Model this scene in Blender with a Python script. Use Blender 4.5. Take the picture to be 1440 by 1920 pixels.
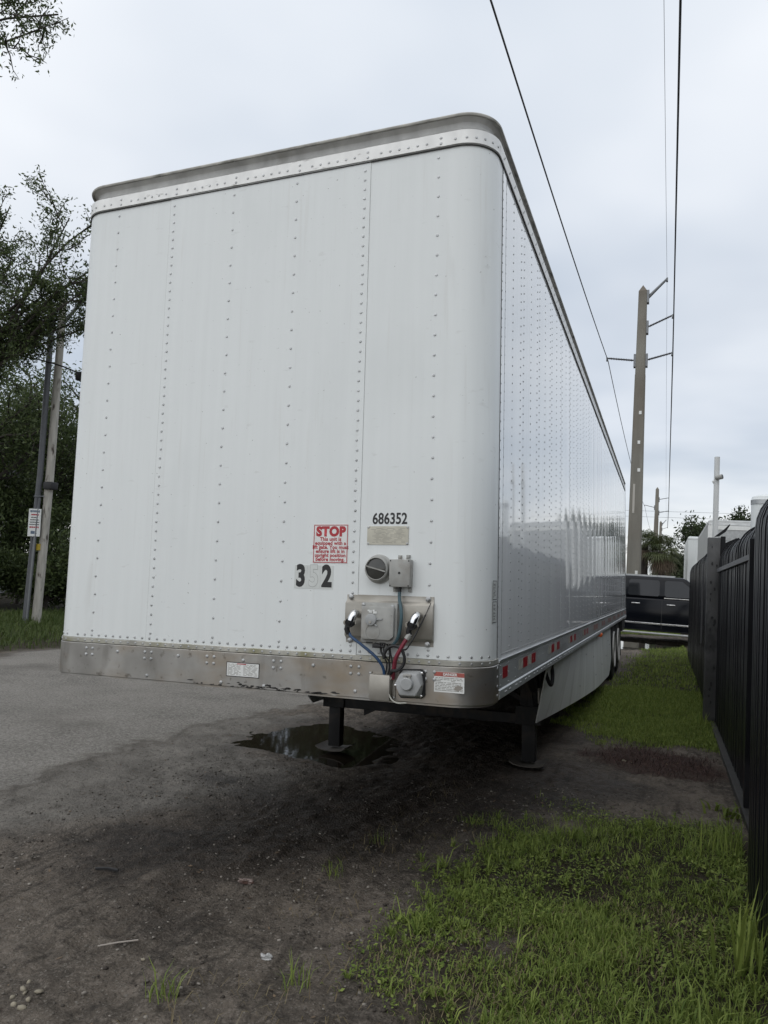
import bpy, bmesh, math, random
import numpy as np
from mathutils import Vector, Matrix
random.seed(7)
S = bpy.context.scene
for o in list(bpy.data.objects): bpy.data.objects.remove(o)
C = S.collection
R = math.radians

# ---------------------------------------------------------------- camera
cam = bpy.data.cameras.new('camera'); co = bpy.data.objects.new('camera', cam); C.objects.link(co)
RW = [[0.934278, 0.350564, 0.065028], [0.031049, 0.101695, -0.994331], [-0.35519, 0.931001, 0.084127]]
m = Matrix.Identity(4)
for i in range(3):
    m[i][0] = RW[0][i]; m[i][1] = -RW[1][i]; m[i][2] = -RW[2][i]
m.translation = Vector((2.0159, -3.4804, 1.6915))
co.matrix_world = m
cam.sensor_fit = 'VERTICAL'; cam.sensor_height = 36; cam.lens = 1392.24/1920*36
cam.clip_end = 3000; cam.clip_start = 0.05
S.camera = co
S.render.resolution_x = 768; S.render.resolution_y = 1024

# ---------------------------------------------------------------- sky, sun, exposure
SUN_EL, SUN_AZ = R(42), R(203)          # azimuth clockwise from +y: behind the camera, a little left
w = bpy.data.worlds.new('World'); S.world = w; w.use_nodes = True
nt = w.node_tree; N = nt.nodes; LK = nt.links; N.clear()
def wn(t, **k):
    n = N.new(t)
    for a, b in k.items(): setattr(n, a, b)
    return n
out = wn('ShaderNodeOutputWorld'); bg = wn('ShaderNodeBackground'); bg.inputs[1].default_value = 0.1
sky = wn('ShaderNodeTexSky', sky_type='NISHITA', sun_disc=False, sun_elevation=SUN_EL, sun_rotation=SUN_AZ)
tc = wn('ShaderNodeTexCoord'); sep = wn('ShaderNodeSeparateXYZ'); LK.new(tc.outputs['Generated'], sep.inputs[0])
# project the view direction on a flat cloud deck so the bands compress towards the horizon
zc = wn('ShaderNodeMath', operation='MAXIMUM'); LK.new(sep.outputs[2], zc.inputs[0]); zc.inputs[1].default_value = 0.0
za = wn('ShaderNodeMath', operation='ADD'); LK.new(zc.outputs[0], za.inputs[0]); za.inputs[1].default_value = 0.12
dx = wn('ShaderNodeMath', operation='DIVIDE'); LK.new(sep.outputs[0], dx.inputs[0]); LK.new(za.outputs[0], dx.inputs[1])
dy = wn('ShaderNodeMath', operation='DIVIDE'); LK.new(sep.outputs[1], dy.inputs[0]); LK.new(za.outputs[0], dy.inputs[1])
cx = wn('ShaderNodeCombineXYZ'); LK.new(dx.outputs[0], cx.inputs[0]); LK.new(dy.outputs[0], cx.inputs[1])
nz = wn('ShaderNodeTexNoise'); nz.inputs['Scale'].default_value = 0.62; nz.inputs['Detail'].default_value = 4; nz.inputs['Roughness'].default_value = 0.5
LK.new(cx.outputs[0], nz.inputs['Vector'])
rmp = wn('ShaderNodeValToRGB'); LK.new(nz.outputs[0], rmp.inputs[0])
rmp.color_ramp.elements[0].position = 0.38; rmp.color_ramp.elements[0].color = (5.4, 5.95, 6.7, 1)
rmp.color_ramp.elements[1].position = 0.62; rmp.color_ramp.elements[1].color = (7.9, 8.15, 8.5, 1)
# overall brightness of the deck by elevation: creamy at the horizon, greyer low down, bright above
el = wn('ShaderNodeValToRGB'); LK.new(sep.outputs[2], el.inputs[0])
e = el.color_ramp.elements; e[0].position = 0.0; e[0].color = (1.08, 1.03, 0.92, 1)
e[1].position = 1.0; e[1].color = (1.14, 1.13, 1.12, 1)
for p, c in ((0.06, (1.08, 1.05, 0.98, 1)), (0.12, (0.97, 0.97, 0.96, 1)), (0.20, (0.82, 0.845, 0.88, 1)), (0.34, (0.80, 0.825, 0.86, 1)), (0.46, (0.97, 0.975, 0.985, 1)), (0.62, (1.05, 1.045, 1.04, 1))):
    q = el.color_ramp.elements.new(p); q.color = c
mul = wn('ShaderNodeMix', data_type='RGBA', blend_type='MULTIPLY'); mul.inputs[0].default_value = 1; mul.clamp_result = False
LK.new(rmp.outputs[0], mul.inputs[6]); LK.new(el.outputs[0], mul.inputs[7])
mix = wn('ShaderNodeMix', data_type='RGBA'); mix.inputs[0].default_value = 0.96
LK.new(sky.outputs[0], mix.inputs[6]); LK.new(mul.outputs[2], mix.inputs[7])
LK.new(mix.outputs[2], bg.inputs[0]); LK.new(bg.outputs[0], out.inputs[0])
sl = bpy.data.lights.new('sun', 'SUN'); sl.energy = 0.85; sl.angle = R(95); sl.color = (1, 0.97, 0.93)
so = bpy.data.objects.new('sun', sl); C.objects.link(so)
sd = Vector((math.sin(SUN_AZ)*math.cos(SUN_EL), math.cos(SUN_AZ)*math.cos(SUN_EL), math.sin(SUN_EL)))
so.rotation_euler = sd.to_track_quat('Z', 'Y').to_euler(); so.location = (-10, -20, 30)
S.view_settings.view_transform = 'Standard'; S.view_settings.look = 'None'
S.view_settings.exposure = 0.30; S.view_settings.gamma = 1.0; S.view_settings.use_curve_mapping = False

# ================================================================ helpers
def tag(o, label=None, cat=None, group=None, kind=None):
    if label: o['label'] = label
    if cat: o['category'] = cat
    if group: o['group'] = group
    if kind: o['kind'] = kind
    return o
def empty(name, loc=(0, 0, 0), rz=0, parent=None):
    o = bpy.data.objects.new(name, None); C.objects.link(o); o.location = loc; o.rotation_euler = (0, 0, rz)
    o.parent = parent; o.empty_display_size = 0.2
    return o
def link(name, me, mat, parent=None, loc=None):
    o = bpy.data.objects.new(name, me); C.objects.link(o)
    if mat is not None and not me.materials: me.materials.append(mat)
    o.parent = parent
    if loc is not None: o.location = loc
    return o
class MB:
    def __init__(s): s.v = []; s.f = []
    def add(s, vs, fs):
        b = len(s.v); s.v += [tuple(p) for p in vs]; s.f += [tuple(i+b for i in f) for f in fs]; return s
    def box(s, x0, x1, y0, y1, z0, z1, M=None):
        vs = [Vector((x, y, z)) for x in (x0, x1) for y in (y0, y1) for z in (z0, z1)]
        if M is not None: vs = [M @ p for p in vs]
        return s.add(vs, [(0, 1, 3, 2), (4, 6, 7, 5), (0, 4, 5, 1), (2, 3, 7, 6), (0, 2, 6, 4), (1, 5, 7, 3)])
    def bar(s, p0, p1, wx, wy, up=(0, 0, 1)):
        p0, p1 = Vector(p0), Vector(p1); d = (p1-p0).normalized(); u = Vector(up)
        if abs(d.dot(u)) > .98: u = Vector((0, 1, 0))
        a = d.cross(u).normalized(); b = a.cross(d)
        vs = [p+a*sx*wx/2+b*sy*wy/2 for p in (p0, p1) for sx, sy in ((-1, -1), (1, -1), (1, 1), (-1, 1))]
        return s.add(vs, [(0, 3, 2, 1), (4, 5, 6, 7), (0, 1, 5, 4), (1, 2, 6, 5), (2, 3, 7, 6), (3, 0, 4, 7)])
    def tube(s, pts, r, n=8, caps=True):
        pts = [Vector(p) for p in pts]; k = len(pts)
        rr = r if isinstance(r, (list, tuple)) else [r]*k
        up = None; rings = []
        for i, p in enumerate(pts):
            d = (pts[min(i+1, k-1)]-pts[max(i-1, 0)])
            d = d.normalized() if d.length > 1e-9 else Vector((0, 0, 1))
            if up is None:
                t = Vector((0, 0, 1)) if abs(d.z) < .9 else Vector((1, 0, 0)); up = (t-d*t.dot(d)).normalized()
            else:
                up = (up-d*up.dot(d)); up = up.normalized() if up.length > 1e-6 else d.orthogonal().normalized()
            b = d.cross(up); rings.append([p+(up*math.cos(2*math.pi*j/n)+b*math.sin(2*math.pi*j/n))*rr[i] for j in range(n)])
        vs = [q for g in rings for q in g]
        fs = [(i*n+j, i*n+(j+1) % n, (i+1)*n+(j+1) % n, (i+1)*n+j) for i in range(k-1) for j in range(n)]
        if caps: fs += [tuple(reversed(range(n))), tuple(range((k-1)*n, k*n))]
        return s.add(vs, fs)
    def cyl(s, p0, p1, r0, r1=None, n=16): return s.tube([p0, p1], [r0, r0 if r1 is None else r1], n)
    def lathe(s, prof, o, ax, n=24):
        o = Vector(o); ax = Vector(ax).normalized(); a = ax.orthogonal().normalized(); b = ax.cross(a)
        vs = [o+ax*h+(a*math.cos(2*math.pi*j/n)+b*math.sin(2*math.pi*j/n))*r for r, h in prof for j in range(n)]
        k = len(prof)
        return s.add(vs, [(i*n+j, i*n+(j+1) % n, (i+1)*n+(j+1) % n, (i+1)*n+j) for i in range(k-1) for j in range(n)])
    def dome(s, p, nrm, r, n=8, h=.6):
        p = Vector(p); nrm = Vector(nrm); a = nrm.orthogonal().normalized(); b = nrm.cross(a)
        vs = []
        for rr, hh in ((1, 0), (.78, h*.62)):
            vs += [p+(a*math.cos(2*math.pi*j/n)+b*math.sin(2*math.pi*j/n))*rr*r+nrm*hh*r for j in range(n)]
        vs.append(p+nrm*h*r)
        return s.add(vs, [(j, (j+1) % n, n+(j+1) % n, n+j) for j in range(n)]+[(n+j, n+(j+1) % n, 2*n) for j in range(n)])
    def prism(s, poly, fn, d0, d1):
        n = len(poly)
        vs = [fn(a, b, d0) for a, b in poly]+[fn(a, b, d1) for a, b in poly]
        return s.add(vs, [tuple(range(n)), tuple(range(2*n-1, n-1, -1))]+[(i, n+i, n+(i+1) % n, (i+1) % n) for i in range(n)])
    def sweep(s, path, prof, closed=True):
        k = len(prof); vs = [(x+nx*d, y+ny*d, z) for x, y, nx, ny in path for d, z in prof]
        fs = []
        for i in range(len(path)-1):
            for j in range(k if closed else k-1):
                fs.append((i*k+j, (i+1)*k+j, (i+1)*k+(j+1) % k, i*k+(j+1) % k))
        if closed: fs += [tuple(range(k)), tuple(range(len(path)*k-1, (len(path)-1)*k-1, -1))]
        return s.add(vs, fs)
    def mesh(s, name, bevel=0, seg=2, smooth=True, ang=35):
        me = bpy.data.meshes.new(name); bm = bmesh.new()
        vs = [bm.verts.new(p) for p in s.v]
        for f in s.f:
            try: bm.faces.new([vs[i] for i in f])
            except ValueError: pass
        bmesh.ops.recalc_face_normals(bm, faces=bm.faces)
        if bevel:
            es = [e for e in bm.edges if len(e.link_faces) == 2 and e.calc_face_angle(0) > R(30)]
            bmesh.ops.bevel(bm, geom=es, offset=bevel, segments=seg, affect='EDGES', profile=.5, clamp_overlap=True)
        if smooth:
            for f in bm.faces: f.smooth = True
            for e in bm.edges:
                if len(e.link_faces) == 2 and e.calc_face_angle(0) > R(ang): e.smooth = False
        bm.to_mesh(me); bm.free(); return me
    def build(s, name, mat, parent=None, loc=None, **k): return link(name, s.mesh(name, **k), mat, parent, loc)
def np_mesh(name, V, F, attrs=None, smooth=False):
    me = bpy.data.meshes.new(name); V = np.asarray(V, np.float32); F = np.asarray(F, np.int32)
    nv, nf, k = len(V), len(F), F.shape[1]
    me.vertices.add(nv); me.vertices.foreach_set('co', V.ravel())
    me.loops.add(nf*k); me.loops.foreach_set('vertex_index', F.ravel())
    me.polygons.add(nf); me.polygons.foreach_set('loop_start', np.arange(0, nf*k, k, dtype=np.int32))
    if smooth: me.polygons.foreach_set('use_smooth', np.ones(nf, bool))
    for an, av in (attrs or {}).items():
        a = me.attributes.new(an, 'FLOAT', 'POINT'); a.data.foreach_set('value', np.asarray(av, np.float32))
    me.update(calc_edges=True); me.validate(); return me
def txt(body, size, bold=0.0, sx=1.0, align='CENTER', spacing=1.0):
    cu = bpy.data.curves.new('t', 'FONT'); cu.body = body; cu.size = size; cu.offset = bold; cu.align_x = align; cu.align_y = 'CENTER'
    cu.space_character = spacing; cu.resolution_u = 4
    o = bpy.data.objects.new('t', cu); C.objects.link(o); bpy.context.view_layer.update()
    me = bpy.data.meshes.new_from_object(o.evaluated_get(bpy.context.evaluated_depsgraph_get()))
    bpy.data.objects.remove(o); bpy.data.curves.remove(cu)
    for v in me.vertices: v.co.x *= sx
    return me
def front_txt(name, body, size, x, y, z, mat, parent, **k):
    me = txt(body, size, **k)
    for v in me.vertices: v.co = Vector((v.co.x, 0, v.co.y))
    me.materials.clear(); return link(name, me, mat, parent, (x, y, z))

# ---------------------------------------------------------------- materials
def mat(name, col, rough=.6, metal=0., spec=.5, var=0., vscale=4., vstretch=(1, 1, 1), col2=None, c2pos=(.45, .6), c2scale=3., c2stretch=(1, 1, 1), bump=0., bscale=30., bdist=.01, coat=0., rvar=0., attr=None, attrcol=None, trans=0., bstretch=(1, 1, 1), bdetail=4):
    M = bpy.data.materials.new(name); M.use_nodes = True; t = M.node_tree; n = t.nodes; l = t.links
    b = n['Principled BSDF']; b.inputs['Base Color'].default_value = (*col, 1); b.inputs['Roughness'].default_value = rough
    b.inputs['Metallic'].default_value = metal; b.inputs['Specular IOR Level'].default_value = spec
    if coat: b.inputs['Coat Weight'].default_value = coat; b.inputs['Coat Roughness'].default_value = .03
    tcn = n.new('ShaderNodeTexCoord')
    def noise(scale, stretch, detail=5):
        mp = n.new('ShaderNodeMapping'); mp.inputs['Scale'].default_value = stretch; l.new(tcn.outputs['Object'], mp.inputs[0])
        x = n.new('ShaderNodeTexNoise'); x.inputs['Scale'].default_value = scale; x.inputs['Detail'].default_value = detail; l.new(mp.outputs[0], x.inputs['Vector'])
        return x.outputs[0]
    cur = None
    def mixc(fac, a, bcol):
        mx = n.new('ShaderNodeMix'); mx.data_type = 'RGBA'
        if fac is not None: l.new(fac, mx.inputs[0])
        if hasattr(a, 'links'): l.new(a, mx.inputs[6])
        else: mx.inputs[6].default_value = (*a, 1)
        mx.inputs[7].default_value = (*bcol, 1)
        return mx.outputs[2]
    cur = col
    if attr:
        a = n.new('ShaderNodeAttribute'); a.attribute_name = attr; cur = mixc(a.outputs['Fac'], cur, attrcol)
    if var:
        rp = n.new('ShaderNodeValToRGB'); l.new(noise(vscale, vstretch), rp.inputs[0])
        rp.color_ramp.elements[0].position = .3; rp.color_ramp.elements[1].position = .7
        rp.color_ramp.elements[0].color = (1-var,)*3+(1,); rp.color_ramp.elements[1].color = (1+var*.3,)*3+(1,)
        mx = n.new('ShaderNodeMix'); mx.data_type = 'RGBA'; mx.blend_type = 'MULTIPLY'; mx.inputs[0].default_value = 1
        if hasattr(cur, 'links'): l.new(cur, mx.inputs[6])
        else: mx.inputs[6].default_value = (*cur, 1)
        l.new(rp.outputs[0], mx.inputs[7]); cur = mx.outputs[2]
    if col2:
        rp = n.new('ShaderNodeValToRGB'); l.new(noise(c2scale, c2stretch), rp.inputs[0])
        rp.color_ramp.elements[0].position = c2pos[0]; rp.color_ramp.elements[1].position = c2pos[1]
        cur = mixc(rp.outputs[0], cur, col2)
    if hasattr(cur, 'links'): l.new(cur, b.inputs['Base Color'])
    if rvar:
        mr = n.new('ShaderNodeMapRange'); l.new(noise(vscale*2, vstretch), mr.inputs[0]); mr.inputs[3].default_value = rough-rvar; mr.inputs[4].default_value = rough+rvar
        l.new(mr.outputs[0], b.inputs['Roughness'])
    if bump:
        bp = n.new('ShaderNodeBump'); bp.inputs['Strength'].default_value = bump; bp.inputs['Distance'].default_value = bdist
        l.new(noise(bscale, bstretch, bdetail), bp.inputs['Height']); l.new(bp.outputs[0], b.inputs['Normal'])
    if trans:
        tb = n.new('ShaderNodeBsdfTranslucent'); ms = n.new('ShaderNodeMixShader'); ms.inputs[0].default_value = trans
        if hasattr(cur, 'links'): l.new(cur, tb.inputs[0])
        else: tb.inputs[0].default_value = (*cur, 1)
        l.new(b.outputs[0], ms.inputs[1]); l.new(tb.outputs[0], ms.inputs[2]); l.new(ms.outputs[0], n['Material Output'].inputs[0])
    return M
WH = mat('white_front_paint', (.735, .762, .755), .38, var=.03, vscale=2.5, vstretch=(9, 9, .35), col2=(.56, .57, .55), c2pos=(.66, .95), c2scale=2.2, c2stretch=(2.4, 2.4, .5), bump=.12, bscale=1.6, bdist=.02, rvar=.08)
WS = mat('white_side_paint', (.80, .82, .825), .055, spec=.45, coat=.25, var=.06, vscale=2.5, vstretch=(1, 5, .4), bump=.06, bscale=3, bdist=.01)
ALU = mat('mill_aluminium', (.56, .57, .57), .38, .85, var=.22, vscale=5, vstretch=(1, .6, 2), rvar=.12, bump=.1, bscale=40, bdist=.002)
RAIL = mat('painted_side_rail', (.50, .52, .52), .42, .55, var=.25, vscale=4, vstretch=(1, .5, 3), rvar=.1, bump=.1, bscale=25, bdist=.003)
BAND = mat('scuffed_steel_band', (.42, .41, .39), .42, .8, var=.3, vscale=3.5, vstretch=(1.2, 1, .8), col2=(.33, .27, .20), c2pos=(.46, .72), c2scale=2.4, c2stretch=(1, 1, 2), rvar=.12, bump=.22, bscale=9, bdist=.006)
STRIP = mat('stained_trim_strip', (.50, .49, .44), .5, .6, var=.35, vscale=9, col2=(.28, .27, .17), c2pos=(.5, .75), c2scale=7)
RIVET = mat('rivet_metal', (.48, .49, .49), .38, .7, var=.3, vscale=20)
TOPR = mat('top_rail_aluminium', (.60, .60, .585), .5, .3, var=.25, vscale=6, vstretch=(2, 2, 1), col2=(.30, .29, .26), c2pos=(.6, .85), c2scale=5)
TSTR = mat('pale_top_strip', (.74, .74, .72), .42, .25, var=.12, vscale=8, vstretch=(2, 2, 1), col2=(.30, .29, .27), c2pos=(.64, .74), c2scale=9, c2stretch=(1, 1, 3))
GASK = mat('dark_joint_sealant', (.05, .05, .05), .8)
BLK = mat('black_chassis_paint', (.016, .016, .017), .6, spec=.25, var=.4, vscale=6, col2=(.05, .038, .028), c2pos=(.52, .75), c2scale=7)
RUB = mat('black_tyre_rubber', (.020, .020, .021), .75, var=.4, vscale=10, bump=.2, bscale=60, bdist=.003)
SKIRT = mat('grey_skirt_panel', (.76, .78, .77), .42, var=.14, vscale=2, vstretch=(1, 2.5, .5), col2=(.36, .36, .32), c2pos=(.55, .85), c2scale=2, c2stretch=(1, 3, .6))
GREY = mat('grey_electrical_plastic', (.36, .36, .34), .55, var=.25, vscale=14, col2=(.25, .23, .2), c2pos=(.5, .8), c2scale=12)
GREY2 = mat('pale_grey_plastic', (.40, .41, .41), .5, var=.2, vscale=16)
NOSE = mat('dull_nose_plate', (.40, .38, .34), .45, .6, var=.3, vscale=7, col2=(.27, .25, .21), c2pos=(.48, .75), c2scale=6)
CHR = mat('chrome', (.78, .78, .78), .14, 1, var=.2, vscale=30)
BRUB = mat('black_rubber', (.015, .015, .016), .6)
BLUE = mat('blue_air_hose', (.025, .07, .16), .4, var=.3, vscale=20)
REDH = mat('red_air_hose', (.22, .03, .05), .45, var=.3, vscale=20)
TEAL = mat('teal_cable_sheath', (.05, .10, .12), .5, var=.3, vscale=15)
PALEW = mat('pale_grey_wire', (.5, .5, .45), .5)
STK = mat('sticker_white', (.74, .75, .73), .45, var=.08, vscale=12)
REDP = mat('red_print', (.42, .03, .04), .5, var=.12, vscale=30)
BLKP = mat('black_print', (.015, .015, .016), .45, var=.2, vscale=30)
GRYP = mat('faded_grey_print', (.30, .31, .29), .5)
DECB = mat('decal_film', (.62, .64, .62), .4, var=.06, vscale=20)
TANP = mat('tan_metal_tag', (.52, .50, .42), .45, .3, var=.2, vscale=14)
PRN = mat('fine_print_grey', (.22, .21, .19), .6)
REDR = mat('red_reflective_tape', (.32, .012, .025), .35, var=.2, vscale=40)
WHR = mat('worn_white_reflective_tape', (.42, .41, .36), .4, var=.35, vscale=30)
ORNG = mat('orange_lamp_lens', (.6, .12, .03), .25)
LENS = mat('smoked_gauge_glass', (.05, .05, .045), .12)
RIMW = mat('white_wheel_rim', (.46, .46, .44), .45, var=.25, vscale=8)

def specks(M, scale, lo, hi, col, amt=1., stretch=(1, 1, 1)):
    t = M.node_tree; n = t.nodes; l = t.links; b = n['Principled BSDF']; src = b.inputs['Base Color'].links[0].from_socket
    tc_ = n.new('ShaderNodeTexCoord'); mp = n.new('ShaderNodeMapping'); mp.inputs['Scale'].default_value = stretch; l.new(tc_.outputs['Object'], mp.inputs[0])
    x = n.new('ShaderNodeTexNoise'); x.inputs['Scale'].default_value = scale; x.inputs['Detail'].default_value = 6; l.new(mp.outputs[0], x.inputs['Vector'])
    rp = n.new('ShaderNodeValToRGB'); l.new(x.outputs[0], rp.inputs[0]); rp.color_ramp.elements[0].position = lo; rp.color_ramp.elements[1].position = hi
    rp.color_ramp.elements[1].color = (amt, amt, amt, 1)
    mx = n.new('ShaderNodeMix'); mx.data_type = 'RGBA'; l.new(rp.outputs[0], mx.inputs[0]); l.new(src, mx.inputs[6]); mx.inputs[7].default_value = (*col, 1); l.new(mx.outputs[2], b.inputs['Base Color'])
specks(WH, 55, .70, .76, (.16, .15, .13), .8); specks(WH, 1.2, .55, .8, (.60, .63, .62), .45, (1.2, 1, .8)); specks(WH, 9, .66, .78, (.42, .42, .39), .35, (1, 1, 3)); specks(WH, 3, .60, .72, (.58, .58, .55), .22, (12, 12, .5))
specks(WS, 40, .71, .78, (.3, .3, .28), .5); specks(WS, 3, .58, .75, (.60, .61, .58), .35, (1, 9, .4))
specks(BAND, 22, .62, .72, (.10, .085, .065), .6); specks(BAND, 6, .60, .72, (.13, .12, .105), .5, (1, 1, .35))
# ================================================================ ground
def vn(x, y, s):
    xi = np.floor(x); yi = np.floor(y); fx = x-xi; fy = y-yi
    h = lambda a, b: (np.sin(a*127.1+b*311.7+s*74.7)*43758.5453) % 1.0
    u = fx*fx*(3-2*fx); v = fy*fy*(3-2*fy)
    return (h(xi, yi)*(1-u)+h(xi+1, yi)*u)*(1-v)+(h(xi, yi+1)*(1-u)+h(xi+1, yi+1)*u)*v
def fbm(x, y, s, o=4):
    r = 0; a = .5; t = 0
    for i in range(o): r = r+a*vn(x*2**i+i*17.3, y*2**i+i*9.1, s+i); t += a; a *= .5
    return r/t
sst = lambda a, b, x: (lambda t: t*t*(3-2*t))(np.clip((x-a)/(b-a), 0, 1))
def sdf(P, x, y):
    P = np.array(P, float); d = np.full(x.shape, 1e9); ins = np.zeros(x.shape, bool)
    for i in range(len(P)):
        a = P[i]; b = P[(i+1) % len(P)]; e = b-a
        t = np.clip(((x-a[0])*e[0]+(y-a[1])*e[1])/(e@e), 0, 1)
        d = np.minimum(d, np.hypot(x-a[0]-t*e[0], y-a[1]-t*e[1]))
        c = ((a[1] > y) != (b[1] > y)) & (x < (b[0]-a[0])*(y-a[1])/(b[1]-a[1]+1e-12)+a[0]); ins ^= c
    return np.where(ins, d, -d)
GR_NEAR = [(1.22, -3.4), (1.22, -.82), (1.18, -.4), (1.12, -.12), (1.06, .24), (1.06, .97), (1.3, 1.62), (1.73, 2.02), (2.2, 2.15), (2.9, 1.8), (2.9, -3.4)]
GR_FAR = [(1.0, 5.9), (1.73, 5.05), (2.29, 4.85), (2.95, 4.9), (3.0, 7.2), (3.0, 14), (3.2, 34), (-2, 34), (-1.5, 20.8), (1.6, 20.6), (1.55, 12.4), (1.2, 7.7)]
PUD = [(-1.79, 3.03), (-1.84, 3.59), (-1.75, 4.15), (-1.53, 4.54), (-.96, 4.28), (-.61, 3.84), (-.47, 3.04), (-.63, 2.81), (-1.15, 2.98), (-1.51, 3.02)]
PUD2 = [(.2, 18.3), (1.0, 17.3), (1.9, 17.9), (2.35, 18.5), (2.45, 20.6), (1.4, 20.4), (.2, 20)]
REDM = [(1.39, 4.12), (1.65, 3.6), (2.09, 3.5), (2.52, 3.8), (2.5, 4.42), (1.84, 4.72)]
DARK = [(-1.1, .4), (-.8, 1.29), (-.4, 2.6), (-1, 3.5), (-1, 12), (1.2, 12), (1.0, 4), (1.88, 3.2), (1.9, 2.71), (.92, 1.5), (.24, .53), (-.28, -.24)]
ASPH = [(-2.50, .84), (-2.59, 1.43), (-2.66, 2.12), (-2.67, 3.07), (-2.59, 3.95), (-2.36, 4.77), (-2.1, 5.92), (-1.9, 9), (-1.7, 30), (-8.9, 30), (-8.75, 9), (-8.6, 7), (-8.36, 6.1), (-8.1, -15), (-2.0, -15), (-2.2, -2)]
WORN = [(-1.75, .35), (-1.35, .70), (-1.05, 1.15), (-.85, 1.75), (-.75, 2.45), (-1.6, 2.9), (-2.0, 4.6), (-3, 4.6), (-3, -.5), (-2.2, -.3)]
def Hbase(x, y):
    left = -.04-.008*np.clip(-x-1, 0, 9)
    z = left+sst(-1.3, 1.3, x)*.125+sst(1.0, 2.6, x)*.05
    z = z+sst(5, 10, y)*(.09+.03*sst(1.5, -1.5, x))*sst(-4.5, -1.5, x)
    z = z+sst(-9, -12, x)*.10
    z = z+sst(16, 26, y)*.06*sst(-2, 1, x)
    return z
def masks(x, y):
    n1 = fbm(x*2.1, y*2.1, 3); n2 = fbm(x*7, y*7, 9)
    a = sst(-.22, .12, sdf(ASPH, x, y)+(n1-.5)*.5+(n2-.5)*.3+(fbm(x*22, y*22, 15)-.5)*.25)
    g = np.maximum(sst(-.4, .35, sdf(GR_NEAR, x, y)+(n1-.5)*1.1+(n2-.5)*.6), sst(-.3, .25, sdf(GR_FAR, x, y)+(n1-.5)*.8+(n2-.5)*.3))
    g = np.maximum(g, sst(-8.7, -9.1, x+(n1-.5)*1.0))
    g = np.maximum(g, sst(27, 30, y)*sst(-3, -1, x)); g = np.maximum(g, sst(3.2, 3.6, x)*.0)
    g = g*(1-sst(19.3, 19.7, y)*sst(23.5, 23, y)*sst(-3, -2, x))
    r = sst(-.15, .2, sdf(REDM, x, y)+(n1-.5)*.5+(n2-.5)*.3)
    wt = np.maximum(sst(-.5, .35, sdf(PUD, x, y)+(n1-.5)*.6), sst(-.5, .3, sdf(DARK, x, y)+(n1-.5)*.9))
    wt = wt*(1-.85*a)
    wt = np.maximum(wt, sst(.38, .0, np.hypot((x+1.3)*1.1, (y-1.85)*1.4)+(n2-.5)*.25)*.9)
    wo = sst(-.3, .25, sdf(WORN, x, y)+(n1-.5)*.7+(n2-.5)*.15)
    return a, g, r, wt, wo
def H(x, y, fine=True):
    x = np.asarray(x, float); y = np.asarray(y, float)
    z = Hbase(x, y)
    sp = sdf(PUD, x, y)+(fbm(x*3, y*3, 21)-.5)*.16+.06
    z = z*(1-sst(-.5, -.1, sp))+sst(-.5, -.1, sp)*(-.048)
    z = z-sst(-.1, .25, sp)*.035
    sp2 = sdf(PUD2, x, y)+(fbm(x*1.5, y*1.5, 23)-.5)*.5; k2 = sst(-.45, .05, sp2); z = z*(1-k2)+k2*.125
    if fine:
        a, g, r, wt, wo = masks(x, y)
        d = (1-a)*(1-sst(4, 9, np.abs(x)))*(1-k2)*(1-.8*sst(-.15, .15, sp))
        z = z+d*((fbm(x*1.7, y*1.7, 31)-.5)*.05+(fbm(x*9, y*9, 33)-.5)*.04+(fbm(x*24, y*24, 35, 2)-.5)*.024)
        t = x*.93-y*.26                                   # tyre tracks running out from under the trailer
        z = z-d*.014*(np.exp(-((t+.12)/.10)**2)+np.exp(-((t-.33)/.10)**2))*(1+.6*np.sin((x*.26+y*.93)*42+3*fbm(x*4, y*4, 5)))*sst(4, 2.5, y)
        z = z+a*((fbm(x*4, y*4, 41)-.5)*.012)
    return z
Hs = lambda x, y: float(H(np.array([x]), np.array([y]))[0])
def axis(segs):
    r = []
    for a, b, s in segs: r.append(np.arange(a, b, s))
    return np.concatenate(r)
xs = np.concatenate([-np.geomspace(600, 15, 22), np.arange(-14, -3.2, .25), np.arange(-3.2, 2.95, .028), np.arange(2.95, 6, .3), np.geomspace(6.2, 600, 22)])
ys = np.concatenate([-np.geomspace(400, 3, 18), np.arange(-2.6, -1.6, .1), np.arange(-1.6, 6, .03), np.arange(6, 24, .1), np.geomspace(24.2, 900, 36)])
X, Y = np.meshgrid(xs, ys); Z = H(X, Y)
ma, mg, mr_, mw, mo = masks(X, Y)
nx_, ny_ = len(xs), len(ys)
I = np.arange(nx_*ny_).reshape(ny_, nx_)
F = np.stack([I[:-1, :-1], I[:-1, 1:], I[1:, 1:], I[1:, :-1]], -1).reshape(-1, 4)
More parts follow.
